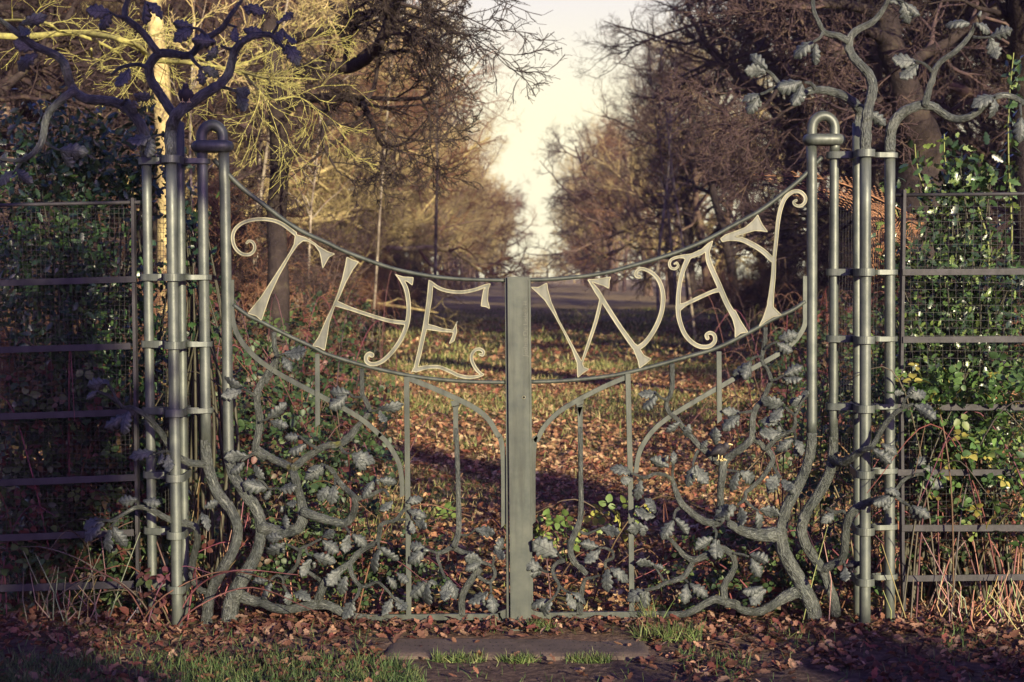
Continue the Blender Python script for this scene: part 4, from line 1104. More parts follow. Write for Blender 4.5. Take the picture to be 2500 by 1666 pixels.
def scatter(name, temps, loc, rot, size, cols, mat_, parent=None, extra=None, rg=None):
    """temps: list of (verts, faces) templates; loc (n,3); rot (n,3,3); size (n,) or (n,3); cols (n,3); extra: (V, F, colour) stems"""
    n = len(loc)
    rg = rg or np.random.default_rng(1)
    which = rg.integers(0, len(temps), n)
    size = np.asarray(size, float)
    if size.ndim == 1: size = np.repeat(size[:, None], 3, 1)
    VV, lens, idx, CC = [], [], [], []
    off = 0
    for k, (tv, tf) in enumerate(temps):
        s = np.where(which == k)[0]
        if not len(s): continue
        tv = np.asarray(tv, float)
        P_ = np.einsum('nij,nkj->nki', rot[s], tv[None] * size[s][:, None, :]) + loc[s][:, None, :]
        VV.append(P_.reshape(-1, 3))
        CC.append(np.repeat(cols[s], len(tv), 0))
        base = off + np.arange(len(s)) * len(tv)
        flat = np.concatenate([np.array(f) for f in tf]); ln = np.array([len(f) for f in tf])
        idx.append((base[:, None] + flat[None]).ravel())
        lens.append(np.tile(ln, len(s)))
        off += len(s) * len(tv)
    if extra is not None and len(extra[0]):
        VV.append(np.array(extra[0], float)); CC.append(np.tile(np.array(extra[2], float), (len(extra[0]), 1)) if np.ndim(extra[2]) == 1 else np.array(extra[2]))
        idx.append(np.concatenate([np.array(f) for f in extra[1]]) + off)
        lens.append(np.array([len(f) for f in extra[1]]))
        off += len(extra[0])
    VV, CC, idx, lens = np.concatenate(VV), np.concatenate(CC), np.concatenate(idx), np.concatenate(lens)
    me = bpy.data.meshes.new(name)
    me.vertices.add(len(VV)); me.vertices.foreach_set('co', VV.ravel().astype(np.float32))
    me.loops.add(len(idx)); me.loops.foreach_set('vertex_index', idx.astype(np.int32))
    me.polygons.add(len(lens))
    me.polygons.foreach_set('loop_start', np.concatenate([[0], np.cumsum(lens)[:-1]]).astype(np.int32))
    me.polygons.foreach_set('loop_total', lens.astype(np.int32))
    me.update(calc_edges=True)
    a = me.color_attributes.new('Col', 'FLOAT_COLOR', 'POINT')
    a.data.foreach_set('color', np.concatenate([CC, np.ones((len(CC), 1))], 1).ravel().astype(np.float32))
    return link(name, me, mat_, parent)

def pick(rg, n, pal, var=0.25):
    pal = np.array([p[:3] for p in pal]); 
    c = pal[rg.integers(0, len(pal), n)]
    return np.clip(c * rg.uniform(1 - var, 1 + var, (n, 1)), 0.004, 0.95)

def oval(L=1.0, W=0.42, curl=0.18, fold=0.12, spikes=0):
    """leaf of six faces folded along the midrib, length along x"""
    V = [(0, 0, 0)]
    st = (0.25, 0.55, 0.82)
    for i, t in enumerate(st):
        w = W * (1.0, 1.0, 0.62)[i]
        z = -curl * t * t
        V += [(t * L, w, z + fold * w / W), (t * L, 0, z), (t * L, -w, z + fold * w / W)]
    V.append((L, 0, -curl))
    F = [(0, 2, 1), (0, 3, 2), (1, 2, 5, 4), (2, 3, 6, 5), (4, 5, 8, 7), (5, 6, 9, 8), (7, 8, 10), (8, 9, 10)]
    return V, F

def holly(c):
    V = [(0, 0, 0)]
    pr = [(0.14, .20), (0.26, .14), (0.40, .27), (0.52, .17), (0.66, .25), (0.76, .12), (0.86, .13)]
    for t, w in pr:
        V += [(t, w, 0.16 * (w - .12) + c * t * t), (t, 0, c * t * t - 0.03), (t, -w, 0.16 * (w - .12) + c * t * t)]
    V.append((1.0, 0, c))
    F = [(0, 2, 1), (0, 3, 2)]
    for i in range(len(pr) - 1):
        a = 1 + 3 * i
        F += [(a, a + 1, a + 4, a + 3), (a + 1, a + 2, a + 5, a + 4)]
    a = 1 + 3 * (len(pr) - 1)
    F += [(a, a + 1, a + 3), (a + 1, a + 2, a + 3)]
    return V, F

def trifoliate():
    V, F = [], []
    for ang, s in ((0, 1.0), (1.35, 0.85), (-1.35, 0.85)):
        v, f = oval(1.0, 0.36, 0.2, 0.10)
        o = len(V)
        ca, sa = math.cos(ang), math.sin(ang)
        sh = 0.35 if ang == 0 else 0.1
        V += [((x * s + sh) * ca - y * s * sa, (x * s + sh) * sa + y * s * ca, z * s) for x, y, z in v]
        F += [tuple(i + o for i in q) for q in f]
    return V, F

def oakfall(seed):
    rg = random.Random(seed)
    V = []
    n = 9
    for i in range(n):
        t = i / (n - 1)
        w = (0.05 + 0.26 * math.sin(math.pi * t ** 0.8) * (0.5 + 0.7 * t)) * (1.15 if i % 2 else 0.72)
        z = rg.uniform(-.04, .04) + 0.30 * (t - .5) ** 2 * rg.choice((-1, 1.6))
        cz = rg.uniform(-0.1, 0.35)
        V += [(t - .5, w, z + cz * w), (t - .5, 0, z - 0.02), (t - .5, -w, z + cz * w)]
    F = []
    for i in range(n - 1):
        a = 3 * i
        F += [(a, a + 1, a + 4, a + 3), (a + 1, a + 2, a + 5, a + 4)]
    return V, F

def blade(bend):
    V = [(-.5, 0, 0), (.5, 0, 0), (-.38, bend * .25, .4), (.38, bend * .25, .4), (-.2, bend * .7, .75), (.2, bend * .7, .75), (0, bend * 1.25, .95)]
    return V, [(0, 1, 3, 2), (2, 3, 5, 4), (4, 5, 6)]

OAKF = [oakfall(k) for k in range(5)]
HOLLY = [holly(c) for c in (-0.25, -0.1, 0.12, -0.35)]
TRI = [trifoliate()]
OVAL = [oval(), oval(1, .34, .3, .2), oval(1, .45, -.1, .16)]
BLADE = [blade(b) for b in (0.15, 0.35, 0.6)]
LPAL = [(0.30, 0.17, 0.095), (0.22, 0.11, 0.06), (0.16, 0.075, 0.048), (0.38, 0.24, 0.13), (0.26, 0.13, 0.07), (0.12, 0.065, 0.05), (0.44, 0.31, 0.18), (0.21, 0.075, 0.052)]

# ------------------------------------------------------------------ leaf litter and turf (beyond counting)
def litter():
    rg = np.random.default_rng(5)
    pts, sz = [], []
    def addp(n, x0, x1, y0, y1, keep, s0, s1):
        x = rg.uniform(x0, x1, n); y = rg.uniform(y0, y1, n)
        k = np.array([rg.random() < keep(a, b) for a, b in zip(x, y)])
        x, y = x[k], y[k]
        z = np.array([gh(a, b) for a, b in zip(x, y)]) + rg.uniform(0.004, 0.030, len(x))
        pts.append(np.stack([x, y, z], 1)); sz.append(rg.uniform(s0, s1, len(x)))
    def front(x, y):
        if -0.56 < y < -0.27 and -0.53 < x < 0.56: return 0.06 if y > -.33 or abs(x) > .4 else 0.025
        d = abs(y + 0.12)
        k = math.exp(-(d / 0.30) ** 2) * (1.0 if x < 0.75 or y > -0.3 else 1.0)
        side = 0.55 if x < -0.5 else (0.42 if x > 0.6 else 0.10)
        if x < -1.0 and y > -0.75: side = 0.75
        if x > 1.2 and y > -0.8: side = 0.8
        return max(k * (0.85 if abs(x) > .5 else .75), side * (0.35 + 0.65 * (noise.noise(Vector((x * 2.2, y * 2.2, 9))) > -0.05)) )
    addp(11000, -2.7, 2.7, -1.05, 0.15, front, 0.022, 0.062)
    def ride(x, y):
        q = noise.noise(Vector((x * 0.45, y * 0.30, 3))) + 0.5 * noise.noise(Vector((x * 1.3, y * 0.9, 8)))
        return 0.97 if q > -0.15 else 0.4
    addp(27000, -3.2, 3.4, 0.15, 6, ride, 0.03, 0.072)
    addp(28000, -4.0, 5.0, 6, 18, ride, 0.045, 0.09)
    addp(9000, -6.0, 9.0, 18, 45, ride, 0.08, 0.15)
    P_ = np.concatenate(pts); S_ = np.concatenate(sz)
    cl = pick(rg, len(P_), LPAL, 0.4)
    cl[P_[:, 1] < 0.15] *= np.array([0.6, 0.54, 0.66])  # foreground shade multiplied into the leaf colours
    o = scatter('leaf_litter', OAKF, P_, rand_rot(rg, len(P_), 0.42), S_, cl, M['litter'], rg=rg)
    tag(o, 'brown oak leaves drifted over the ground', None, None, 'stuff')
litter()

def turf():
    rg = np.random.default_rng(8)
    pts, sz = [], []
    def addp(n, x0, x1, y0, y1, keep, h0, h1, w):
        x = rg.uniform(x0, x1, n); y = rg.uniform(y0, y1, n)
        k = np.array([rg.random() < keep(a, b) for a, b in zip(x, y)])
        x, y = x[k], y[k]
        z = np.array([gh(a, b) for a, b in zip(x, y)])
        pts.append(np.stack([x, y, z], 1))
        h = rg.uniform(h0, h1, len(x))
        sz.append(np.stack([np.full(len(x), w) * rg.uniform(.7, 1.3, len(x)), h, h], 1))
    def front(x, y):
        if -0.60 < y < -0.25 and -0.55 < x < 0.58: return 0.0
        if x > -0.35 - 0.25 * (y + 0.9): 
            return 0.25 if (x > 0.6 and noise.noise(Vector((x * 3, y * 3, 2))) > 0.25) else 0.02
        f = min(1, max(0.08, (-0.45 - y) / 0.25))
        return f * (0.4 + 0.6 * (noise.noise(Vector((x * 2.5, y * 2.5, 1))) > -0.2))
    addp(42000, -2.6, 2.6, -1.3, -0.1, front, 0.025, 0.07, 0.004)
    def ride(x, y):
        q = noise.noise(Vector((x * 0.45, y * 0.30, 3)))
        return 0.8 if q < -0.08 else 0.12
    addp(24000, -2.6, 3.0, 0.2, 7, ride, 0.03, 0.08, 0.006)
    addp(34000, -3.5, 5.5, 7, 20, ride, 0.05, 0.12, 0.012)
    addp(34000, -5.0, 9.0, 20, 60, ride, 0.08, 0.18, 0.03)
    P_ = np.concatenate(pts); S_ = np.concatenate(sz)
    cl = pick(rg, len(P_), [(0.12, 0.15, 0.045), (0.18, 0.20, 0.065), (0.09, 0.11, 0.035), (0.28, 0.25, 0.10), (0.38, 0.31, 0.15)], 0.3)
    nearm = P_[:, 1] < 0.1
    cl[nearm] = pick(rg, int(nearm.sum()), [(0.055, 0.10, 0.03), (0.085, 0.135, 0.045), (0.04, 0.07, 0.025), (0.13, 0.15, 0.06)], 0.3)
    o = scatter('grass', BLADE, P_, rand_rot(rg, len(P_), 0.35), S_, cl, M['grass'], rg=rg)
    tag(o, 'short winter turf among the fallen leaves', None, None, 'stuff')
turf()

def tuft(label, x, y, r, n, h, z=None, pal=None):
    rg = np.random.default_rng(int(abs(x * 997 + y * 131)) + n)
    a = rg.uniform(0, 6.283, n); q = np.sqrt(rg.random(n)) * r
    loc = np.stack([np.cos(a) * q * 1.4, np.sin(a) * q * 0.7, np.zeros(n)], 1)
    hh = rg.uniform(h * .5, h, n)
    t = thing('grass_tuft', label, 'grass tuft', (x, y, gh(x, y) if z is None else z), 'grass tufts about the step')
    o = scatter('blades', BLADE, loc, rand_rot(rg, n, 0.5), np.stack([np.full(n, .0045), hh, hh], 1), pick(rg, n, pal or [(0.085, 0.13, 0.035), (0.13, 0.175, 0.055), (0.06, 0.095, 0.03), (0.18, 0.19, 0.08)], 0.25), M['grass'], t, rg=rg)
    o.location = (0, 0, 0)
for lb, x, v, r, n, h in (('short green grass tuft at the left front edge of the flat step', 1092, 1605, 0.045, 150, 0.055), ('thin wispy grass tuft left of middle along the step edge', 1150, 1606, 0.05, 90, 0.06),
      ('dense round grass tuft at the middle of the step front edge', 1264, 1605, 0.055, 220, 0.05), ('small sparse grass tuft right of middle at the step edge', 1403, 1610, 0.03, 60, 0.045),
      ('wide bright grass tuft toward the right end of the step', 1448, 1608, 0.06, 210, 0.05), ('spiky grass tuft growing against the foot of the closing plate', 1318, 1548, 0.05, 110, 0.075),
      ('tall grass clump growing through the right bottom rail', 1590, 1520, 0.035, 50, 0.14), ('dark grass clump beyond the right end of the step', 1632, 1560, 0.10, 260, 0.10)):
    yy = -0.59 if v > 1580 else (-0.16 if v < 1549 and v > 1530 else (-0.05 if v < 1530 else -0.3))
    tuft(lb, P(x, v, yy).x, yy, r, n, h)

# ------------------------------------------------------------------ the flat step and the gate stop
mb = MB()
bl, brr, fl, fr = (P(962, 1554, -0.27).x, P(1580, 1554, -0.27).x, P(934, 1597, -0.565).x, P(1588, 1597, -0.565).x)
zt = -0.004
NX, NY = 70, 18
def slab_pt(i, j, low=False):
    s_, t_ = i / NX, j / NY
    y = -0.565 + 0.295 * t_
    x0_, x1_ = fl + (bl - fl) * t_, fr + (brr - fr) * t_
    x = x0_ + (x1_ - x0_) * s_
    edge = min(s_ * (x1_ - x0_), (1 - s_) * (x1_ - x0_), y + 0.565, -0.27 - y)
    w = 0.007 * noise.noise(Vector((x * 14, y * 14, 3))) + 0.004 * noise.noise(Vector((x * 40, y * 40, 1)))
    if edge < 1e-6:
        if j == 0: y += w * 1.6
        if i in (0, NX): x += w * 1.6
    z = zt + 0.0025 * noise.noise(Vector((x * 7, y * 7, 9))) - (0.010 if edge < 1e-6 else (0.002 if edge < 0.018 else 0)) - 0.004 * max(0, noise.noise(Vector((x * 9, 4, 2)))) * (edge < 0.02)
    return (x, y, -0.08 if low else z)
mb.add([slab_pt(i, j) for j in range(NY + 1) for i in range(NX + 1)], [(j * (NX + 1) + i, j * (NX + 1) + i + 1, (j + 1) * (NX + 1) + i + 1, (j + 1) * (NX + 1) + i) for j in range(NY) for i in range(NX)])
rim_ = [(i, 0) for i in range(NX)] + [(NX, j) for j in range(NY)] + [(i, NY) for i in range(NX, 0, -1)] + [(0, j) for j in range(NY, 0, -1)]
k_ = len(rim_)
mb.add([slab_pt(*q) for q in rim_] + [slab_pt(*q, low=True) for q in rim_], [(a, k_ + a, k_ + (a + 1) % k_, (a + 1) % k_) for a in range(k_)])
m, n, l, b = mat('weathered_sleeper')
t1 = noise_tex(n, l, 9, 6); rp = ramp(n, l, t1.outputs['Fac'], [(0.3, (0.04, 0.028, 0.024)), (0.6, (0.085, 0.06, 0.047)), (0.8, (0.13, 0.10, 0.07))])
l.new(rp.outputs[0], b.inputs['Base Color']); b.inputs['Roughness'].default_value = 0.8
t2 = noise_tex(n, l, 90, 4); bump(n, l, b, t2.outputs['Fac'], 0.8, 0.006)
st = thing('step', 'flat brown dimpled slab set in the ground before the gates', 'step', (0, -0.42, 0))
slab = mb.build('slab', m, st)
mb = MB()
rg = random.Random(2)
for row, yy in enumerate((-0.36, -0.42, -0.48)):
    for i in range(34):
        x = -0.46 + i * 0.0285 + rg.uniform(-.006, .006) + row * 0.009
        y = yy + rg.uniform(-.008, .008)
        mb.tube([Vector((x, y, zt + 0.0012)), Vector((x, y, zt - 0.004))], [0.0032, 0.0028], 8)  # black dot painted for the shade in each pit
dm = mb.build('pit_shade_dots', M['hole'], None); dm.parent = slab; tag(dm, 'rows of small black dots standing in for shaded pits')
dm['kind'] = 'stuff'
gs = thing('gate_stop', 'small iron stop block under the closing plate', 'gate stop', (P(1268, 1545).x, -0.05, 0))
mb = MB(); x0, x1 = P(1244, 1545, -.1).x, P(1298, 1545, -.1).x
mb.box((x0, -0.16, -0.06), (x1, -0.03, 0.006)); mb.build('block', M['bar'], gs, smooth=False, bevel=0.002)
mb = MB(); mb.box((x0 + .004, -0.075, 0.006), (x1 + .002, -0.03, 0.022)); mb.build('lip', M['dark'], gs, smooth=False, bevel=0.002)

# ------------------------------------------------------------------ estate fences either side
def fence(label, sgn, post_uv, rails, top, ex, mesh_box, step):
    f = thing('estate_fence', label, 'fence', (P(post_uv[0][0], 1500, .03).x, 0.03, 0), 'iron estate fences')
    Y = 0.03
    flat_bar('post', f, [P(u, v, Y) for u, v in post_uv], 7.5 * MPP, Y - 0.022, Y + 0.022, mat_='dark', sub=1)
    (u0, v0), (u1, v1) = top
    a, b2_ = P(u0, v0, Y), P(u1, v1, Y)
    d = (b2_ - a).normalized()
    mb = MB(); mb.tube([a, b2_, b2_ + d * ex], [4.4 * MPP] * 3, 12); mb.build('top_rail', M['dark'], f)
    for (u0, v0), (u1, v1), h in rails:
        a, b2_ = P(u0, v0, Y), P(u1, v1, Y)
        d = (b2_ - a).normalized()
        flat_bar('rail', f, [a, b2_ + d * ex], h * MPP, Y - 0.030, Y - 0.0235, mat_='dark', sub=1)
    # wire netting tied to the back of the rails
    x0, x1, z0, z1 = mesh_box
    V = MB()
    nx, nz = int((x1 - x0) / step), int((z1 - z0) / step)
    def wob(x, z): return Vector((x + .012 * noise.noise(Vector((x * 3, z * 3, 1))), Y + 0.034 + .012 * noise.noise(Vector((x * 4, z * 4, 5))), z + .010 * noise.noise(Vector((x * 3, z * 3, 8)))))
    for i in range(nx + 1):
        x = x0 + i * step
        V.tube([wob(x, z0 + (z1 - z0) * k / 16) for k in range(17)], [0.0009] * 17, 4, False)
    for j in range(nz + 1):
        z = z0 + j * step
        V.tube([wob(x0 + (x1 - x0) * k / 12, z) for k in range(13)], [0.0009] * 13, 4, False)
    V.build('netting', M['wire'], f)
    # the netted return that runs back beside the post
    V = MB()
    xr = P(post_uv[0][0], 800, Y).x + sgn * 0.09
    def wob2(y, z): return Vector((xr + sgn * 0.16 * y + .012 * noise.noise(Vector((y * 4, z * 4, 3))), 0.09 + y, z))
    for i in range(19):
        V.tube([wob2(i * .035, z0 + (z1 - z0) * k / 10) for k in range(11)], [0.0009] * 11, 4, False)
    for j in range(nz + 1):
        z = z0 + j * step
        V.tube([wob2(.63 * k / 4, z) for k in range(5)], [0.0009] * 5, 4, False)
    V.build('side_netting', M['wire'], f)
def fp(reg, l): return [src(reg, x, y) for x, y in l]
fence('dark iron estate fence with netting left of the gate', 1, [(325.5, 484), (328, 700), (332, 950), (339, 1495)],
      [(src('O', 1052, 727), src('O', 0, 758), 15.5), (src('O', 1010, 1238), src('O', 0, 1268), 15.5), (src('P', 1040, 330), src('P', 0, 366), 16), (src('P', 1060, 828), src('P', 0, 870), 16.5),
       (src('P', 1035, 1248), src('P', 0, 1290), 16.5), ((330, 1424), (0, 1434), 18)], (src('O', 1075, 138), src('O', 0, 161)), 0.6,
      (P(-120, 700, .03).x, P(323, 700, .03).x, 0.35, P(0, 500, .03).z), 0.0200)
fence('dark iron estate fence with netting right of the gate', -1, [(2206.5, 464), (2199.5, 900), (2202.5, 1350), (2206, 1490)],
      [(src('Q', 312, 831), src('Q', 1254, 826), 15.5), (src('Q', 315, 1346), src('Q', 1254, 1342), 15.5), (src('R', 590, 450), src('R', 1568, 450), 15.5), (src('R', 590, 948), src('R', 1568, 948), 15.5),
       (src('R', 620, 1372), src('R', 1568, 1372), 16), (src('M', 1410, 1130), src('M', 1725, 1126), 15.5)], (src('Q', 270, 241), src('Q', 1254, 231)), 0.6,
      (P(2212, 700, .03).x, P(2620, 700, .03).x, 0.35, P(0, 490, .03).z), 0.0330)

# ------------------------------------------------------------------ bare winter trees
def rv(rg):
    return Vector((rg.gauss(0, 1), rg.gauss(0, 1), rg.gauss(0, 1)))

MINR = [1.0]
def grow(rg, p, d, L, r, lev, mbs, spec):
    nseg, wan, trop, sides, kids, klen, ang = spec[lev][:7]
    pts, rs = [p], [r]
    dirs = [d]
    for i in range(nseg):
        d = (d + rv(rg) * wan * 0.6 + Vector((0, 0, trop))).normalized()
        p = p + d * (L / nseg)
        pts.append(p); dirs.append(d)
        rs.append(max(r * (1 - 0.78 * (i + 1) / nseg), (0.0022 if lev > 2 else 0.004) * MINR[0]))
    (mbs[0] if lev < 2 else mbs[1]).tube(pts, rs, sides, False)
    if lev + 1 >= len(spec): return
    k = kids if kids < 1.5 else int(round(kids * rg.uniform(0.75, 1.25)))
    for c in range(int(k)):
        t = rg.uniform(spec[lev][7] if len(spec[lev]) > 7 else 0.2, 1.0) ** 0.85
        f = t * nseg; i = min(int(f), nseg - 1); q = f - i
        bp = pts[i].lerp(pts[i + 1], q)
        ax = dirs[i].cross(rv(rg))
        if ax.length < 1e-4: continue
        nd = Matrix.Rotation(rg.uniform(ang[0], ang[1]), 3, ax.normalized()) @ dirs[i]
        br_ = rs[i] * (1 - q) + rs[i + 1] * q
        grow(rg, bp, nd, L * klen * rg.uniform(0.6, 1.2) * (1.15 - 0.55 * t), min(br_ * 0.75, r * 0.55), lev + 1, mbs, spec)

OAK = [(9, .16, .05, 8, 17, .50, (0.8, 1.5), .12), (8, .34, .02, 6, 9, .50, (.5, 1.2)), (6, .40, .01, 4, 8, .50, (.5, 1.2)), (4, .45, .02, 3, 7, .55, (.4, 1.1)), (3, .5, .02, 3, 0, 0, (0, 0))]
ASH = [(9, .08, .06, 7, 26, .34, (0.5, 1.1), .12), (7, .24, .07, 5, 9, .50, (.4, 1.0)), (5, .30, .05, 4, 8, .55, (.4, 1.0)), (4, .35, .04, 3, 5, .6, (.4, 1.0)), (3, .4, .03, 3, 0, 0, (0, 0))]
SHRUB = [(4, .25, .03, 5, 9, .75, (.2, .8), .05), (6, .32, .04, 4, 8, .55, (.4, 1.1)), (4, .4, .02, 3, 7, .6, (.4, 1.2)), (3, .45, .01, 3, 4, .6, (.4, 1.2)), (2, .4, .0, 3, 0, 0, (0, 0))]

def proto(seed, spec, H, r0, lean=(0, 0), stems=1):
    rg = random.Random(seed)
    mbs = (MB(), MB())
    for s in range(stems):
        d = Vector((lean[0] + (rg.uniform(-.45, .45) if stems > 1 else 0), lean[1] + (rg.uniform(-.45, .45) if stems > 1 else 0), 1)).normalized()
        b = Vector((rg.uniform(-.25, .25), rg.uniform(-.25, .25), -0.1)) if stems > 1 else Vector((0, 0, -0.2))
        grow(rg, b, d, H * (rg.uniform(.7, 1) if stems > 1 else 1), r0, 0, mbs, spec)
    out = []
    for nm, mb in zip(('trunk', 'crown'), mbs):
        me = bpy.data.meshes.new(nm)
        me.from_pydata(mb.v, [], mb.f)
        me.polygons.foreach_set('use_smooth', [True] * len(mb.f))
        me.materials.append(M['brown_bark'])
        me.update()
        out.append(me)
    return out

PO = [proto(11, OAK, 11.0, 0.22), proto(12, OAK, 12.0, 0.25), proto(13, OAK, 10.0, 0.20)]
PA = [proto(21, ASH, 13.0, 0.14), proto(22, ASH, 12.0, 0.12), proto(23, ASH, 14.0, 0.16)]
PS = [proto(31, SHRUB, 1.5, 0.03, stems=4), proto(32, SHRUB, 1.9, 0.035, stems=4), proto(33, SHRUB, 1.2, 0.025, stems=5)]

def place(pr_, name, label, cat, group, x, y, s, rz, bark, crown=None, sz=None, z=None):
    t = thing(name, label, cat, (x, y, gh(x, y) if z is None else z), group)
    t.rotation_euler = (0, 0, rz)
    t.scale = (s, s, s * (sz or 1))
    for me, nm, mt in zip(pr_, ('trunk', 'crown'), (bark, crown or bark)):
        o = bpy.data.objects.new(nm, me)
        COL.objects.link(o)
        o.parent = t
        o.material_slots[0].link = 'OBJECT'
        o.material_slots[0].material = M[mt]
    return t

rt = random.Random(77)
def axis(y): return 0.0178 * (y + CAMD)
GLADES = ((47, 58), (72, 86), (108, 122))     # gaps that let bands of sun onto the ride
def wood(side):
    sd = 'left' if side < 0 else 'right'
    def halfw(y):
        return float(np.interp(y, (0, 85, 110, 200), (8.2, 8.0, 6.8, 5.8) if side < 0 else (7.6, 7.2, 6.6, 5.0)))
    rows = [(0.0, 11, 92, 3.5), (3.4, 9, 80, 3.4), (7.0, 10, 74, 3.8), (11.0, 12, 74, 4.4), (15.0, 17, 74, 4.6)]
    for off, ya, yb, st in rows:
        if side < 0: ya = max(ya, 17)
        if side > 0 and off > 5: yb = 30
        y = ya + rt.uniform(0, 2)
        nth = 0
        while y < yb:
            nth += 1
            if side > 0 and any(a < y < b for a, b in GLADES): y += 1.5; continue
            if side > 0 and y > 26 and nth % 4 == 0 and off > 2: y += 5.0    # glades that let the sun onto the ride
            lat = halfw(y) + off + rt.uniform(-1, 1.2) + (1.0 if side > 0 and y < 30 else 0)
            # only where the photograph's frame can see it
            x = axis(y) + side * lat
            if abs(x) < (y + CAMD) * 0.335 + 4.5:
                oak = rt.random() < ((0.85 if side > 0 else .6) if off < 4 else 0.4)
                p_ = rt.choice(PO if oak else PA)
                near = y < 28
                if side < 0 and y < 30:  # near left trees get barks darkened in place of shade
                    bk = rt.choice(('shade_dark_bark', 'brown_bark')); cr = rt.choice(('brown_bark', 'shade_plum_bark', 'red_bark'))
                elif side < 0:
                    bk = rt.choice(('olive_bark', 'olive_bark', 'brown_bark')); cr = rt.choice(('olive_bark', 'olive_bark', 'olive_bark', 'red_bark'))
                else:
                    bk = rt.choice(('brown_bark', 'shade_dark_bark')); cr = rt.choice(('shade_plum_bark', 'shade_plum_bark', 'shade_plum_bark', 'brown_bark', 'brown_bark', 'olive_bark') if y > 40 else ('shade_plum_bark', 'shade_plum_bark', 'shade_plum_bark', 'brown_bark'))
                if near: lb, gp = 'bare leafless woodland tree near behind the %s post and fence' % sd, 'near woodland trees %s of the ride' % sd
                else: lb, gp = 'bare leafless woodland tree lining the grass ride further back, %s side' % sd, 'woodland trees lining the %s of the ride' % sd
                place(p_, 'woodland_tree', lb, 'tree', gp, x, y, rt.uniform(.85, 1.15), rt.uniform(0, 6.28), bk, cr)
            y += st * rt.uniform(.75, 1.25) * 0.88
    y = 92
    while y < 215:
        if side > 0 and any(a < y < b for a, b in GLADES): y += 3; continue
        x = axis(y) + side * (halfw(y) + rt.uniform(-.4, 1.0))
        p_ = rt.choice(PO + PA)
        cr = rt.choice(('olive_bark', 'olive_bark', 'red_bark') if side < 0 else ('brown_bark', 'olive_bark', 'red_bark'))
        place(p_, 'woodland_tree', 'small hazy bare tree at the far end of the ride, %s side' % sd, 'tree', 'far trees %s of the ride' % sd, x, y, rt.uniform(.85, 1.1), rt.uniform(0, 6.28), 'brown_bark', cr)
        y += rt.uniform(3.0, 4.6) if side < 0 else rt.uniform(3.4, 5)
    # twiggy thicket along the ride edge
    y = 7.5
    while y < 75:
        for off in (0, 2.3, 4.6):
            w = (3.7 + 0.03 * y) if side < 0 else (4.3 + 0.05 * y)
            x = axis(y) + side * (w + off + rt.uniform(-.5, .5))
            if abs(x) < (y + CAMD) * 0.335 + 2:
                place(rt.choice(PS), 'thicket_shrub', 'twiggy leafless reddish shrub in the thicket along the %s ride edge' % sd, 'shrub', 'shrubs along the %s edge of the ride' % sd,
                      x, y + rt.uniform(-1, 1), rt.uniform(.7, 1.25), rt.uniform(0, 6.28), 'brown_bark', rt.choice(('red_bark', 'brown_bark', 'shade_plum_bark')))
        y += 2.7 if y < 35 else 5
wood(-1)
wood(1)
y = 58
while y < 150:
    place(rt.choice(PO + PA), 'woodland_tree', 'bare tree standing deep in the wood behind the right ride edge', 'tree', 'trees deep in the right wood', axis(y) + rt.uniform(27, 33), y, rt.uniform(.9, 1.1), rt.uniform(0, 6.28), 'shade_dark_bark', 'shade_plum_bark')
    y += 4.0
for x, y, s, lb in ((-5.3, 8.5, .55, 'small dark tangled tree crowding behind the left fence'), (-6.6, 11, .75, 'dark tangled tree behind the yellow boughs at the left edge'), (-4.6, 13.5, .55, 'small dark tree left of the broad lit trunk, behind the drooping bough'), (-8, 14, .8, 'dark tree at the far left edge, deepest of the tangled ones')):
    place(rt.choice(PO), 'woodland_tree', lb, 'tree', None, x, y, s, rt.uniform(0, 6.28), 'shade_dark_bark', 'shade_plum_bark')
for x, y, s in ((1.2, 238, 1.0), (5.5, 242, .9), (9.5, 240, 1.0), (-1.5, 244, .9), (3.4, 262, .8), (7.2, 265, .85)):
    place(rt.choice(PO), 'woodland_tree', 'pale distant tree closing the end of the ride', 'tree', 'trees closing the end of the ride', x, y, s * .45, rt.uniform(0, 6), 'olive_bark', 'olive_bark')

# birches: thin pale stems
def birch(label, u0, u1, Y, H, r, lean):
    x = P(u0, 700, Y).x
    rg = random.Random(int(u0))
    mbs = (MB(), MB())
    top = P(u1, 60, Y)
    grow(rg, Vector((0, 0, -.1)), Vector((lean, 0, 1)).normalized(), H, r * .62, 0, mbs, [(10, .05, .03, 7, 14, .2, (.5, 1.0), .35), (6, .2, .0, 4, 8, .5, (.4, .9)), (5, .25, -.05, 3, 5, .5, (.4, .9))])
    t = thing('birch_tree', label, 'birch', (x, Y, gh(x, Y)), 'birches in the wood')
    for nm, mb, mt in zip(('trunk', 'crown'), mbs, ('birch', 'red_bark')):
        o = mb.build(nm, M[mt], t)
        o.location = (0, 0, 0)
birch('thin pale birch stem just right of the left hinge pole', 612, 0, 16, 9, .045, .06)
birch('second thin birch stem right of the hinge pole, leaning beside the scroll of the T', 592, 0, 15, 9, .05, .02)
birch('short broken pale birch between the left post tubes and the hinge pole', 475, 0, 12, 6, .04, .01)
birch('white birch stem above the letter H', 905, 0, 26, 7, .055, .09)
birch('lone white birch trunk above the middle of the letter E', 1058, 0, 42, 12, .09, .05)
birch('white birch stem above the letter T, between two trunks', 750, 0, 20, 5.5, .045, .0)
birch('thin birch leaning left among the dark trees right of the sky gap', 1665, 0, 34, 8, .07, -.13)
birch('second thin birch leaning left, nearer the right post', 1700, 0, 30, 7, .06, -.10)
birch('pale fork topped birch beside the sky gap on the right', 1610, 0, 45, 9, .10, -.05)

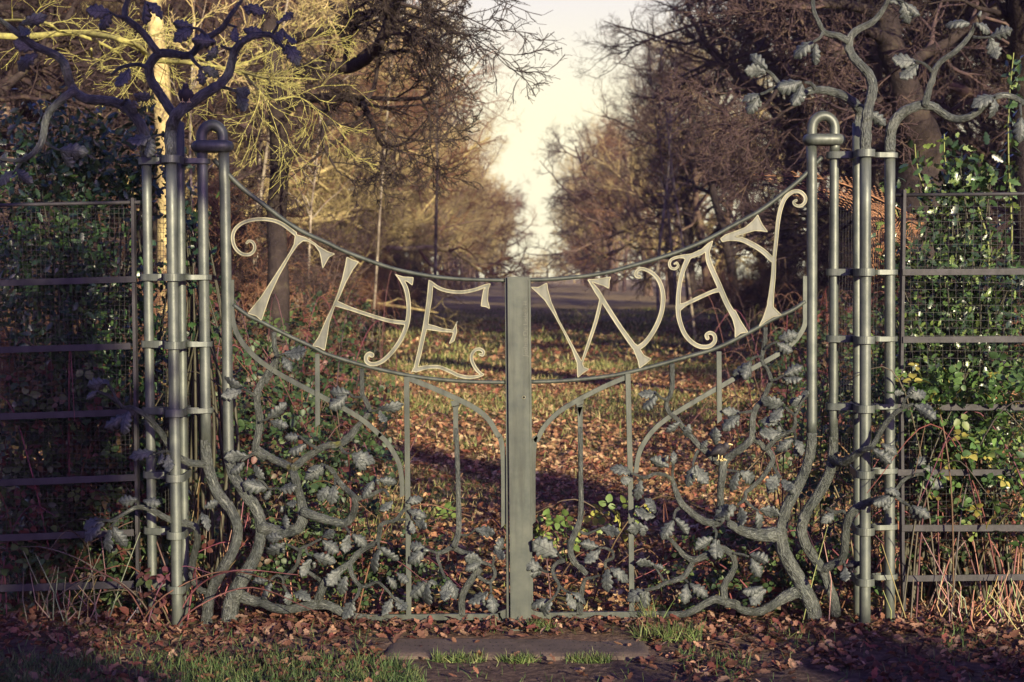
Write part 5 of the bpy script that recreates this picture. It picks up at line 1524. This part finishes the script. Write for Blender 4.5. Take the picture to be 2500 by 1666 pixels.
# the great oak on the left, its dark limbs reaching over the ride
def limb(mb, reg, lst, Y0, Y1):
    xs, rs = fill_r(lst)
    ys = zig(xs, Y0, Y1, 0.6, len(mb.v) % 97)
    pts = [R(reg, x, y, Y) for (x, y), Y in zip(xs, ys)]
    sc = [(Y + CAMD) / FPX / REG[reg][2] for Y in ys]
    pts, rr = catmull(pts, [r * s for r, s in zip(rs, sc)], 5)
    rr = [r * (1 + 0.12 * noise.noise(p * 3)) for p, r in zip(pts, rr)]
    mb.tube(pts, rr, 9)
    return pts, rr
def oak(label, x, Y, limbs, twigs_from, mt, cat='tree', nt=16, seed=3, L=2.4, crown_mt=None, trop=-.01, fine=()):
    t = thing('oak_tree', label, cat, (x, Y, 0))
    mb, tw = MB(), MB()
    rg = random.Random(seed)
    paths = [limb(mb, *l) for l in limbs]
    spec = [(6, .36, trop, 5, 7, .55, (.4, 1.1)), (5, .40, trop, 4, 6, .58, (.4, 1.1)), (4, .42, 0, 3, 4, .6, (.4, 1.0)), (3, .45, 0, 3, 0, 0, (0, 0))]
    for i in twigs_from:
        pts, rr = paths[i]
        for k in range(nt):
            j = int(len(pts) * rg.uniform(.25, .999))
            d = (pts[min(j + 1, len(pts) - 1)] - pts[j - 1]).normalized()
            nd = (d * rg.uniform(.3, 1) + rv(rg) * 0.55).normalized()
            grow(rg, pts[j], nd, L * rg.uniform(.4, 1) * (1.15 - .6 * j / len(pts)), min(rr[j] * .6, .05), 0, (tw, tw), spec)
    for i in fine:
        pts, rr = paths[i]
        for k in range(9):
            j = int(len(pts) * rg.uniform(.1, .9))
            d = (pts[min(j + 1, len(pts) - 1)] - pts[j - 1]).normalized()
            grow(rg, pts[j], (d * 1.0 + rv(rg) * 0.45).normalized(), rg.uniform(.4, 1.0) * (1.1 - .7 * j / len(pts)), min(rr[j] * .5, .02), 1, (tw, tw), spec)
    mb.build('trunk', M[mt], t)
    tw.build('crown', M[crown_mt or mt], t)
    return t
oak('great spreading oak on the left, long dark crooked limbs reaching toward the sky gap', P(690, 700, 8).x, 8,
    [('V', [(430, 2100, 75), (430, 1600, 62), (420, 1300, 58), (440, 1000, 56), (430, 700, 54), (400, 400, 50), (380, 100, 46), (360, -300, 40)], 8, 8),
     ('V', [(400, 500, 38), (560, 415, 38), (700, 395, 36), (850, 400, 34), (960, 340, 32), (1040, 230, 28), (1095, 90, 26), (1150, -20, 22), (1200, -120, 16)], 8, 6.6),
     ('V', [(430, 700, 34), (540, 590, 30), (650, 580, 29), (800, 570, 27), (900, 590, 25), (945, 640, 20), (1000, 755, 15), (1050, 860, 11), (1160, 850, 8), (1230, 790, 6), (1330, 680, 3)], 8, 7),
     ('V', [(900, 580, 18), (1000, 580, 13), (1150, 586, 12), (1290, 572, 10), (1345, 510, 9), (1335, 462, 9), (1370, 440, 5)], 7.4, 6.8),
     ('V', [(1045, 250, 15), (1025, 350, 12), (1000, 500, 12), (950, 600, 14)], 6.8, 7.2),
     ('V', [(400, 300, 32), (600, 200, 27), (800, 172, 24), (940, 110, 16), (1060, 60, 10), (1200, 40, 6)], 8, 7.2),
     ('V', [(640, -60, 20), (730, 10, 20), (800, 88, 18), (860, 95, 15), (1000, 62, 13), (1100, 60, 11), (1240, 100, 8), (1400, 130, 5)], 8, 7.2),
     ('V', [(1110, 95, 15), (1200, 150, 12), (1280, 210, 10), (1350, 260, 9), (1460, 300, 6), (1590, 440, 3)], 6.9, 6.6),
     ('V', [(1350, 255, 8), (1440, 195, 6), (1560, 215, 4), (1700, 300, 3), (1800, 390, 2)], 6.7, 6.2),
     ('V', [(1150, 20, 13), (1300, 60, 8), (1450, 70, 6), (1600, 130, 4), (1800, 230, 2)], 6.8, 6.5),
     ('V', [(540, 600, 16), (660, 640, 14), (740, 690, 13), (690, 790, 12), (720, 900, 9), (770, 990, 6)], 7.7, 7)],
    (1, 2, 3, 5, 6, 10), 'shade_dark_bark', nt=8, seed=5, L=1.15, fine=(7, 8, 9))
oak('great dark oak behind the right post, broad reddish trunk', P(2230, 700, 9).x, 9,
    [('B', [(1560, 2100, 230), (1560, 1600, 205), (1540, 1300, 195), (1530, 1050, 185), (1500, 900, 140), (1420, 600, 110), (1330, 350, 105), (1300, 100, 95), (1290, -200, 85)], 9, 9),
     ('B', [(1330, 350, 60), (1200, 250, 45), (1080, 280, 36), (900, 450, 30), (700, 560, 24), (520, 620, 18), (380, 800, 12), (200, 900, 8)], 9, 8),
     ('B', [(1400, 560, 50), (1560, 430, 44), (1760, 330, 38), (1950, 180, 30), (2150, 60, 20)], 9, 10),
     ('B', [(1310, 150, 50), (1100, 60, 40), (860, 30, 34), (600, 60, 26), (350, 0, 18)], 9, 8.6),
     ('B', [(1510, 900, 40), (1300, 760, 26), (1000, 850, 20), (800, 780, 14), (560, 830, 10), (330, 1020, 6)], 9, 8)],
    (1, 2, 3, 4), 'shade_dark_bark', nt=8, seed=6, L=2.0, crown_mt='shade_plum_bark')
oak('dark upright trunk cut by the right edge of the photograph', P(2475, 700, 8).x, 8,
    [('B', [(2440, 2200, 150), (2400, 1500, 130), (2370, 900, 112), (2350, 400, 105), (2340, 0, 100), (2335, -300, 95)], 8, 8),
     ('B', [(2350, 300, 30), (2200, 120, 22), (2000, 60, 16), (1800, -40, 10)], 8, 7.4)], (1,), 'shade_dark_bark', nt=10, seed=8)
oak('broad brown trunk lit between the left post tubes', P(412, 600, 9).x, 9,
    [('S', [(405, 1500, 36), (408, 1000, 30), (410, 640, 27), (408, 480, 25), (400, 300, 24), (380, 60, 20), (350, -200, 16)], 9, 9),
     ('S', [(405, 350, 12), (470, 230, 9), (560, 170, 6), (660, 150, 3)], 9, 8)], (1,), 'olive_bark', nt=10, seed=9)

# lichen covered boughs close behind the left post
def lichen():
    MINR[0] = 0.32
    t = thing('lichen_tree', 'lichen covered yellow boughs sweeping in from the left behind the post', 'tree', (-4.4, 3.2, 0))
    rg = random.Random(4)
    mb, tw = MB(), MB()
    mb.tube([Vector((-4.4, 3.2, -.1)), Vector((-4.35, 3.2, 1.2)), Vector((-4.2, 3.15, 2.4)), Vector((-4.1, 3.1, 3.8))], [.09, .08, .075, .05], 10)
    paths = [limb(mb, 'A', [(-350, 330, 30), (-200, 275, 26), (-100, 256, 24), (130, 264, 22), (300, 255), (450, 240), (600, 240, 22), (750, 260), (880, 290, 20), (990, 330), (1050, 390, 18), (1120, 435), (1250, 445, 16), (1400, 455, 14), (1600, 490), (1750, 522, 10), (1900, 560), (2100, 562, 6), (2300, 575, 3)], 3.1, 2.9),
             limb(mb, 'A', [(-300, 190, 10), (0, 150, 10), (200, 150, 10), (350, 172, 10), (420, 222, 9), (520, 240, 9)], 3.1, 2.9),
             limb(mb, 'A', [(560, 250, 12), (700, 300, 11), (830, 370, 9), (890, 440, 7), (1000, 520, 7), (1180, 620, 6), (1260, 690, 4)], 3.1, 2.9),
             limb(mb, 'A', [(655, 350, 8), (665, 430, 7), (740, 490, 6), (860, 512, 4)], 3.1, 2.9),
             limb(mb, 'A', [(1380, 400, 8), (1480, 440, 9), (1600, 490, 9), (1820, 430, 5), (2000, 350, 3)], 3.1, 2.9),
             limb(mb, 'A', [(1750, 525, 9), (1850, 640, 7), (1950, 720, 5), (2150, 700, 4), (2320, 840, 2)], 3.1, 2.9)]
    spec = [(6, .24, .0, 5, 5, .6, (.3, .8)), (5, .26, .0, 4, 4, .6, (.3, .8)), (4, .3, 0, 3, 0, 0, (0, 0))]
    for i, k in ((0, 22), (1, 6), (2, 8), (3, 4), (4, 10), (5, 12)):
        pts, rr = paths[i]
        for q in range(k):
            j = int(len(pts) * (rg.uniform(.45, .999) if i == 0 else rg.uniform(.2, .999)))
            d = (pts[min(j + 1, len(pts) - 1)] - pts[j - 1]).normalized()
            nd = (d * rg.uniform(.5, 1.1) + rv(rg) * .42).normalized()
            grow(rg, pts[j], nd, rg.uniform(.2, .55), min(rr[j] * .6, .0042), 0, (tw, tw), spec)
    mb.build('trunk', M['lichen'], t)
    tw.build('crown', M['lichen'], t)
    MINR[0] = 1.0
lichen()

# ------------------------------------------------------------------ evergreen and bramble undergrowth
def stems_mesh(paths, cols):
    V, F, C = [], [], []
    for (pts, rs), c in zip(paths, cols):
        a = len(V)
        tube(V, F, pts, rs, 5, False)
        C += [c] * (len(V) - a)
    return V, F, C

def holly_bush(label, blobs, n, seed, shoots=(), pal=None, size=(.030, .055), nst=26, grp='holly bushes behind the fences'):
    """blobs: (x, y, z, rx, ry, rz); shoots: upright leafy stems (x, y, z0, z1, lean)"""
    rg = np.random.default_rng(seed); rr = random.Random(seed)
    wts = np.array([b[3] * b[4] * b[5] for b in blobs]) ** 0.8
    which = rg.choice(len(blobs), n, p=wts / wts.sum())
    B = np.array(blobs)[which]
    d = rg.normal(size=(n, 3)); d /= np.linalg.norm(d, axis=1)[:, None]
    rad = rg.random(n) ** 0.45
    # clump the leaves into sprays
    loc = B[:, :3] + d * rad[:, None] * B[:, 3:] 
    nc = max(30, n // 22)
    cen = loc[rg.integers(0, n, nc)]
    pickc = cen[rg.integers(0, nc, n)]
    loc = np.where((rg.random(n) < 0.75)[:, None], pickc + rg.normal(size=(n, 3)) * 0.055, loc)
    paths, cols = [], []
    x0 = float(np.mean([b[0] for b in blobs])); y0 = float(np.mean([b[1] for b in blobs]))
    for c in cen[:: max(1, nc // nst)]:
        e = Vector(c)
        s = Vector((x0 + rr.uniform(-.3, .3), y0 + rr.uniform(-.1, .2), -.03))
        m_ = s.lerp(e, .5) + Vector((rr.uniform(-.1, .1), rr.uniform(-.05, .1), .1))
        p_, r_ = catmull([s, m_, e], [.011, .008, .003], 5)
        paths.append((p_, r_)); cols.append((0.045, 0.042, 0.028))
    L2, R2 = [], []
    for (x, y, z0, z1, ln) in shoots:
        pts = [Vector((x + ln * t + .02 * math.sin(t * 6), y, z0 + (z1 - z0) * t)) for t in [i / 8 for i in range(9)]]
        paths.append((pts, [.007 - .0005 * i for i in range(9)])); cols.append((0.15, 0.17, 0.05))
        for k in range(int((z1 - z0) / .009)):
            t = k * .009 / (z1 - z0)
            a = k * 2.4
            L2.append((x + ln * t + .028 * math.cos(a), y + .028 * math.sin(a), z0 + (z1 - z0) * t))
    if L2:
        loc = np.concatenate([loc, np.array(L2)])
    n = len(loc)
    cx = float(np.mean(loc[:, 0])); cy = float(np.mean(loc[:, 1]))
    t = thing('holly_bush', label, 'bush', (cx, cy, 0), grp)
    o = scatter('foliage', HOLLY, loc, rand_rot(rg, n), rg.uniform(size[0], size[1], n) * 1.15, pick(rg, n, pal or [(0.022, 0.05, 0.02), (0.035, 0.075, 0.028), (0.016, 0.036, 0.018), (0.06, 0.11, 0.035), (0.03, 0.06, 0.03)], .3), M['holly'], t, rg=rg)
    V, F, C = stems_mesh(paths, cols)
    me = scatter('stems', [([(0, 0, 0), (.001, 0, 0), (0, .001, 0)], [(0, 1, 2)])], np.array([paths[0][0][0]]), np.eye(3)[None], np.array([1.0]), np.array([cols[0]]), M['stem'], t, extra=(V, F, C))
    return t
holly_bush('dark glossy holly filling the space behind the left fence', [(-2.0, .42, 1.25, .40, .26, .75), (-1.75, .5, .75, .33, .26, .6), (-2.2, .5, 1.55, .4, .25, .5), (-1.95, .45, .35, .5, .22, .4)], 7500, 51, nst=40, size=(.022, .046))
holly_bush('shaded upper holly spray under the drooping bough of the left post', [(-1.85, .6, 1.98, .32, .22, .30), (-2.2, .65, 2.05, .35, .2, .3)], 2000, 52, size=(.024, .045), shoots=[(-1.75, .6, 1.7, 2.35, .05)])
holly_bush('small holly sprig between the left post tubes', [(-1.47, .42, 1.72, .08, .1, .30), (-1.42, .40, 1.35, .07, .08, .2)], 190, 55)
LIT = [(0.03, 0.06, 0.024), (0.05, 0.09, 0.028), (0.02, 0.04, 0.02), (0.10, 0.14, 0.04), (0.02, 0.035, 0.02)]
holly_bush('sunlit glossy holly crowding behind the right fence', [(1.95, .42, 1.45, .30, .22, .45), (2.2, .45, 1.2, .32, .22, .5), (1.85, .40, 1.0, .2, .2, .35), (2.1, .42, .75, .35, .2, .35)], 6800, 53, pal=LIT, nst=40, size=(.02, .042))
holly_bush('tall holly shoots standing above the right fence rail', [(2.1, .48, 1.92, .12, .1, .14), (1.98, .48, 1.86, .10, .08, .12)], 330, 54, pal=LIT,
           shoots=[(P(2456, 600, .5).x, .5, 1.2, 2.52, .03), (P(2205, 470, .45).x, .45, 1.5, 2.02, -.05), (P(2360, 470, .5).x, .5, 1.5, 2.15, -.10), (P(2310, 470, .45).x, .45, 1.55, 2.1, -.14), (P(2415, 470, .45).x, .45, 1.5, 2.05, -.08)])

def bramble(label, blobs, n, canes, seed, pal=None, size=(.045, .085), cane_col=(0.11, 0.05, 0.042), grp='bramble patches', up=True):
    rg = np.random.default_rng(seed); rr = random.Random(seed)
    wts = np.array([b[3] * b[4] * b[5] for b in blobs]) ** .7
    which = rg.choice(len(blobs), n, p=wts / wts.sum())
    B = np.array(blobs)[which]
    d = rg.normal(size=(n, 3)); d /= np.linalg.norm(d, axis=1)[:, None]
    d[:, 2] = np.abs(d[:, 2]) * np.where(rg.random(n) < .8, 1, -1)
    loc = B[:, :3] + d * (rg.random(n) ** .38)[:, None] * B[:, 3:]
    loc[:, 2] = np.maximum(loc[:, 2], .02)
    paths, cols = [], []
    for c in range(canes):
        b = blobs[rr.randrange(len(blobs))]
        s = Vector((b[0] + rr.uniform(-1, 1) * b[3], b[1] + rr.uniform(-.8, .8) * b[4], -.02))
        dx = rr.uniform(-1, 1) * .55
        h = (b[2] + b[5]) * rr.uniform(.6, 1.12)
        p_, r_ = catmull([s, s + Vector((dx * .25, rr.uniform(-.1, .1), h * .65)), s + Vector((dx * .7, rr.uniform(-.15, .1), h)), s + Vector((dx * 1.3, rr.uniform(-.25, .1), h * rr.uniform(.55, .95)))], [.0042, .0038, .003, .0016], 5)
        paths.append((p_, r_)); cols.append(tuple(q * rr.uniform(.6, 1.3) for q in cane_col))
    t = thing('bramble', label, 'bramble', (float(np.mean(loc[:, 0])), float(np.mean(loc[:, 1])), 0), grp)
    rot = rand_rot(rg, n, .75)
    scatter('leaves', TRI, loc, rot, rg.uniform(size[0], size[1], n) * .62, pick(rg, n, pal or [(0.035, 0.065, 0.025), (0.05, 0.085, 0.03), (0.025, 0.045, 0.022), (0.075, 0.11, 0.04), (0.09, 0.06, 0.035), (0.10, 0.035, 0.03)], .3), M['bramble'], t, rg=rg)
    if paths:
        V, F, C = stems_mesh(paths, cols)
        scatter('canes', [([(0, 0, 0), (.001, 0, 0), (0, .001, 0)], [(0, 1, 2)])], np.array([paths[0][0][0]]), np.eye(3)[None], np.array([1.0]), np.array([cols[0]]), M['stem'], t, extra=(V, F, C))
    return t
GRN = [(0.06, 0.12, 0.035), (0.09, 0.16, 0.045), (0.04, 0.08, 0.03), (0.16, 0.21, 0.06), (0.30, 0.28, 0.07)]
# left of the ride
bramble('leafy bramble mound behind the hinge pole of the left gate leaf', [(-1.5, 1.6, .35, .5, .7, .75), (-1.05, 1.7, .2, .35, .5, .42)], 1100, 22, 61)
bramble('bramble bank under the letters T and H, further back on the left', [(-1.9, 4.2, .3, .75, 1.6, 1.0), (-1.15, 3.6, .2, .45, 1.0, .55)], 1700, 28, 62, size=(.06, .10))
bramble('dark bramble bank beyond the letter E at the left ride edge', [(-2.6, 9.5, .3, 1.2, 3.2, 1.15), (-1.7, 8.0, .2, .7, 2.2, .6)], 1700, 50, 63, size=(.08, .13))
bramble('low shaded bramble bank far along the left ride edge', [(-3.2, 19, .2, 1.2, 5, 1.2)], 1400, 60, 64, size=(.10, .16), cane_col=(0.2, 0.08, 0.05))
# right of the ride
bramble('bramble bank behind the Y of the right gate leaf', [(3.0, 7.5, .3, .9, 2.4, .95)], 1000, 36, 65, size=(.07, .11))
bramble('low bramble mound under the letter Y, nearer than the bank behind it', [(2.2, 5.0, .2, .5, 1.4, .5)], 420, 16, 75, size=(.06, .10))
bramble('red tinged bramble bank farther along the right ride edge', [(5.2, 17, .2, 1.6, 5, 1.15)], 1000, 70, 66, size=(.10, .16), pal=[(0.10, 0.05, 0.03), (0.06, 0.07, 0.03), (0.16, 0.07, 0.04), (0.05, 0.07, 0.03)], cane_col=(0.16, 0.08, 0.055))
bramble('small reddish bramble bank farthest along the right ride edge', [(7.2, 24, .2, 1.6, 4, 1.1)], 700, 60, 76, size=(.10, .16), pal=[(0.10, 0.05, 0.03), (0.06, 0.07, 0.03), (0.16, 0.07, 0.04)], cane_col=(0.16, 0.08, 0.055))
bramble('green bramble spilling round the right post behind the tubes', [(1.85, 1.2, .4, .45, .5, .7)], 800, 20, 67, pal=GRN)
# round the gate foot and the fences
bramble('bramble with dull leaves at the foot of the left fence', [(-2.0, .2, .45, .42, .14, .75), (-1.8, .12, .2, .5, .12, .35)], 1300, 22, 68, size=(.04, .09))
bramble('low bramble leaves among the roots of the left gate leaf', [(-.9, .22, .15, .35, .16, .40), (-.55, .22, .1, .3, .14, .28)], 900, 14, 69, size=(.03, .065))
bramble('bright bramble shoot in the middle opening behind the closing plate', [(.18, .35, .32, .17, .06, .10), (-.33, .3, .38, .10, .05, .10), (.48, .35, .40, .2, .05, .07)], 60, 8, 70, pal=[(0.12, 0.19, 0.05), (0.20, 0.27, 0.07), (0.34, 0.34, 0.09), (0.09, 0.14, 0.04)], size=(.05, .08))
bramble('low bramble leaves among the roots of the right gate leaf', [(.95, .22, .12, .35, .15, .25), (1.35, .2, .12, .25, .12, .3)], 620, 12, 71, size=(.03, .065))
bramble('bramble with yellowing leaves over the right fence rails', [(1.78, -.02, 1.0, .14, .05, .16), (2.05, 0, .95, .3, .06, .2), (2.1, .02, .6, .35, .08, .3)], 360, 12, 72, pal=GRN[:3] * 3 + [(0.16, 0.21, 0.06), (0.30, 0.27, 0.07)], size=(.045, .08))
bramble('tangle of reddish dead canes behind the lower right fence', [(1.95, .3, .3, .5, .25, .45), (2.2, .5, .3, .5, .3, .4)], 700, 46, 73, cane_col=(0.20, 0.10, 0.07), size=(.03, .06), pal=[(0.05, 0.09, 0.03), (0.10, 0.05, 0.03), (0.035, 0.06, 0.025), (0.16, 0.08, 0.045)])
bramble('purple leaved bramble creeping at the base of the left post', [(-1.5, -.1, .12, .14, .06, .16)], 18, 9, 74, pal=[(0.09, 0.03, 0.04), (0.12, 0.05, 0.045), (0.06, 0.08, 0.03)], size=(.06, .09))

def stalks(label, cx, cy, rx, ry, n, h, seed, col):
    rr = random.Random(seed)
    t = thing('dry_stalks', label, 'dry stalks', (cx, cy, 0), 'clumps of dry stalks')
    paths, cols = [], []
    for i in range(n):
        s = Vector((cx + rr.gauss(0, rx), cy + rr.gauss(0, ry), -.02))
        hh = h * rr.uniform(.35, 1)
        a = Vector((rr.gauss(0, .38), rr.gauss(0, .15), 1)) * hh
        k = Vector((rr.gauss(0, .03), 0, 0))
        paths.append(([s, s + a * .5 + k, s + a], [.0030, .0026, .0016])); cols.append(tuple(q * rr.uniform(.6, 1.3) for q in col))
    V, F, C = stems_mesh(paths, cols)
    scatter('stalks', [([(0, 0, 0), (.001, 0, 0), (0, .001, 0)], [(0, 1, 2)])], np.array([paths[0][0][0]]), np.eye(3)[None], np.array([1.0]), np.array([cols[0]]), M['stem'], t, extra=(V, F, C))
stalks('pale dry upright stalks behind the roots of the left post', -1.35, .3, .12, .1, 34, .7, 81, (0.24, 0.15, 0.105))
stalks('straw coloured stalks leaning at the foot of the left fence', -1.9, .0, .13, .05, 22, .45, 82, (0.22, 0.16, 0.11))
stalks('bleached stalks standing at the foot of the right fence', 1.95, .0, .28, .08, 24, .45, 83, (0.27, 0.18, 0.12))
stalks('arching dry grass heap beyond the right post', 2.1, -.12, .14, .06, 44, .28, 84, (0.34, 0.26, 0.16))

# dead orange bracken behind the right post
def frond(mb_v, mb_f, a, b, c, w):
    p_, r_ = catmull([a, b, c], [.004, .003, .001], 14)
    tube(mb_v, mb_f, p_, r_, 4, False)
    rr = random.Random(int(a.x * 1e4))
    for i in range(3, len(p_) - 1):
        t = i / len(p_)
        L = w * (1 - t) ** .6 + .012
        d = (p_[i + 1] - p_[i - 1]).normalized()
        for s in (-1, 1):
            sd = (d.cross(Vector((0, -1, .5))).normalized() * s + d * .55 + Vector((0, 0, -.25))).normalized()
            e = p_[i] + sd * L * rr.uniform(.8, 1.1) + Vector((0, 0, -.18 * L))
            n = int(L / .010)
            for k in range(1, n):
                q = p_[i].lerp(e, k / n)
                l2 = .016 * (1 - .6 * k / n)
                for s2 in (-1, 1):
                    o = len(mb_v)
                    tip = q + (d * s2 + sd * .4).normalized() * l2 + Vector((rr.uniform(-.004, .004), rr.uniform(-.004, .004), -.004))
                    mb_v += [tuple(q), tuple(q + sd * .004), tuple(tip)]
                    mb_f.append((o, o + 1, o + 2))
def bracken():
    t = thing('dead_bracken', 'dead orange bracken fronds arching behind the right post tubes', 'bracken', (2.0, .45, 0))
    for a, b, c, w in ((R('B', 1500, 1650, .45), R('B', 900, 1390, .4), R('B', 280, 1340, .35), .085), (R('B', 1400, 1700, .5), R('B', 900, 1480, .45), R('B', 420, 1440, .4), .06),
                       (R('Q', 300, 900, .5), R('Q', 180, 420, .4), R('Q', 60, 330, .4), .09), (R('Q', 200, 1000, .5), R('Q', 330, 480, .4), R('Q', 470, 470, .4), .10),
                       (R('Q', 100, 900, .5), R('Q', 120, 620, .45), R('Q', 320, 560, .4), .10), (R('Q', 200, 1000, .5), R('Q', 150, 500, .4), R('Q', 420, 620, .4), .09), (R('R', 1700, 500, .1), R('R', 1480, 350, .08), R('R', 1330, 420, .05), .07)):
        V, F = [], []
        frond(V, F, a, b, c, w)
        scatter('frond', [([(0, 0, 0), (.001, 0, 0), (0, .001, 0)], [(0, 1, 2)])], np.array([a]), np.eye(3)[None], np.array([1.0]), np.array([(0.3, .14, .07)]), M['frond'], t, extra=(V, F, (0.36, 0.19, 0.11)))
bracken()

# tiny far gate closing the end of the ride
fg = thing('far_gate', 'tiny dark wooden gate across the far end of the ride', 'gate', (P(1312, 668, 190).x, 190, 0))
for x in (-1.6, 1.2):
    mb = MB(); mb.box((fg.location.x + x - .09, 189.9, -.1), (fg.location.x + x + .09, 190.1, 2.1)); mb.build('post', M['shade_dark_bark'], fg, smooth=False)
for z in (.5, 1.0, 1.5):
    mb = MB(); mb.box((fg.location.x - 1.5, 189.96, z), (fg.location.x + 1.1, 190.04, z + .12)); mb.build('bar', M['shade_dark_bark'], fg, smooth=False)

# ------------------------------------------------------------------ unseen evergreens added behind the camera, shaped to shade foreground and left side
for x, y, s, rz in ():
    place(PO[0 if x < 5 else 1], 'oak_tree', 'bare oak standing behind the photographer', 'tree', 'trees behind the photographer', x, y, s, rz, 'shade_dark_bark')
DK = [(0.02, 0.045, 0.02), (0.03, 0.06, 0.025)]
holly_bush('unseen holly thicket added behind the camera to shade the foreground', [(4.9, -10.6, 1.3, .8, .8, 1.15), (6.2, -10.7, 1.25, 1.1, .9, 1.45), (8.0, -10.8, 1.3, 1.4, .9, 1.4)], 5600, 91, pal=DK, size=(.12, .22), grp='evergreens added behind the camera for shade')
holly_bush('unseen tall evergreen added behind the camera to shade the left side', [(3.25, -11.6, 3.8, .52, .6, 1.2), (4.0, -11.6, 5.35, 1.0, .6, .52), (3.2, -11.6, 1.6, .5, .5, 1.4)], 2800, 92, pal=DK, size=(.12, .22), grp='evergreens added behind the camera for shade')

# ------------------------------------------------------------------ winter haze in the air
hz = MB(); hz.box((-75, -18, -1.0), (75, 300, 19.0))
m = bpy.data.materials.new('haze'); m.use_nodes = True
n, l = m.node_tree.nodes, m.node_tree.links
n.clear()
o_ = n.new('ShaderNodeOutputMaterial'); v_ = n.new('ShaderNodeVolumePrincipled')
v_.inputs['Color'].default_value = (0.74, 0.68, 1.0, 1)
v_.inputs['Density'].default_value = 0.00035
l.new(v_.outputs[0], o_.inputs['Volume'])
tag(hz.build('haze', m, None, smooth=False), 'thin winter haze', None, None, 'stuff')
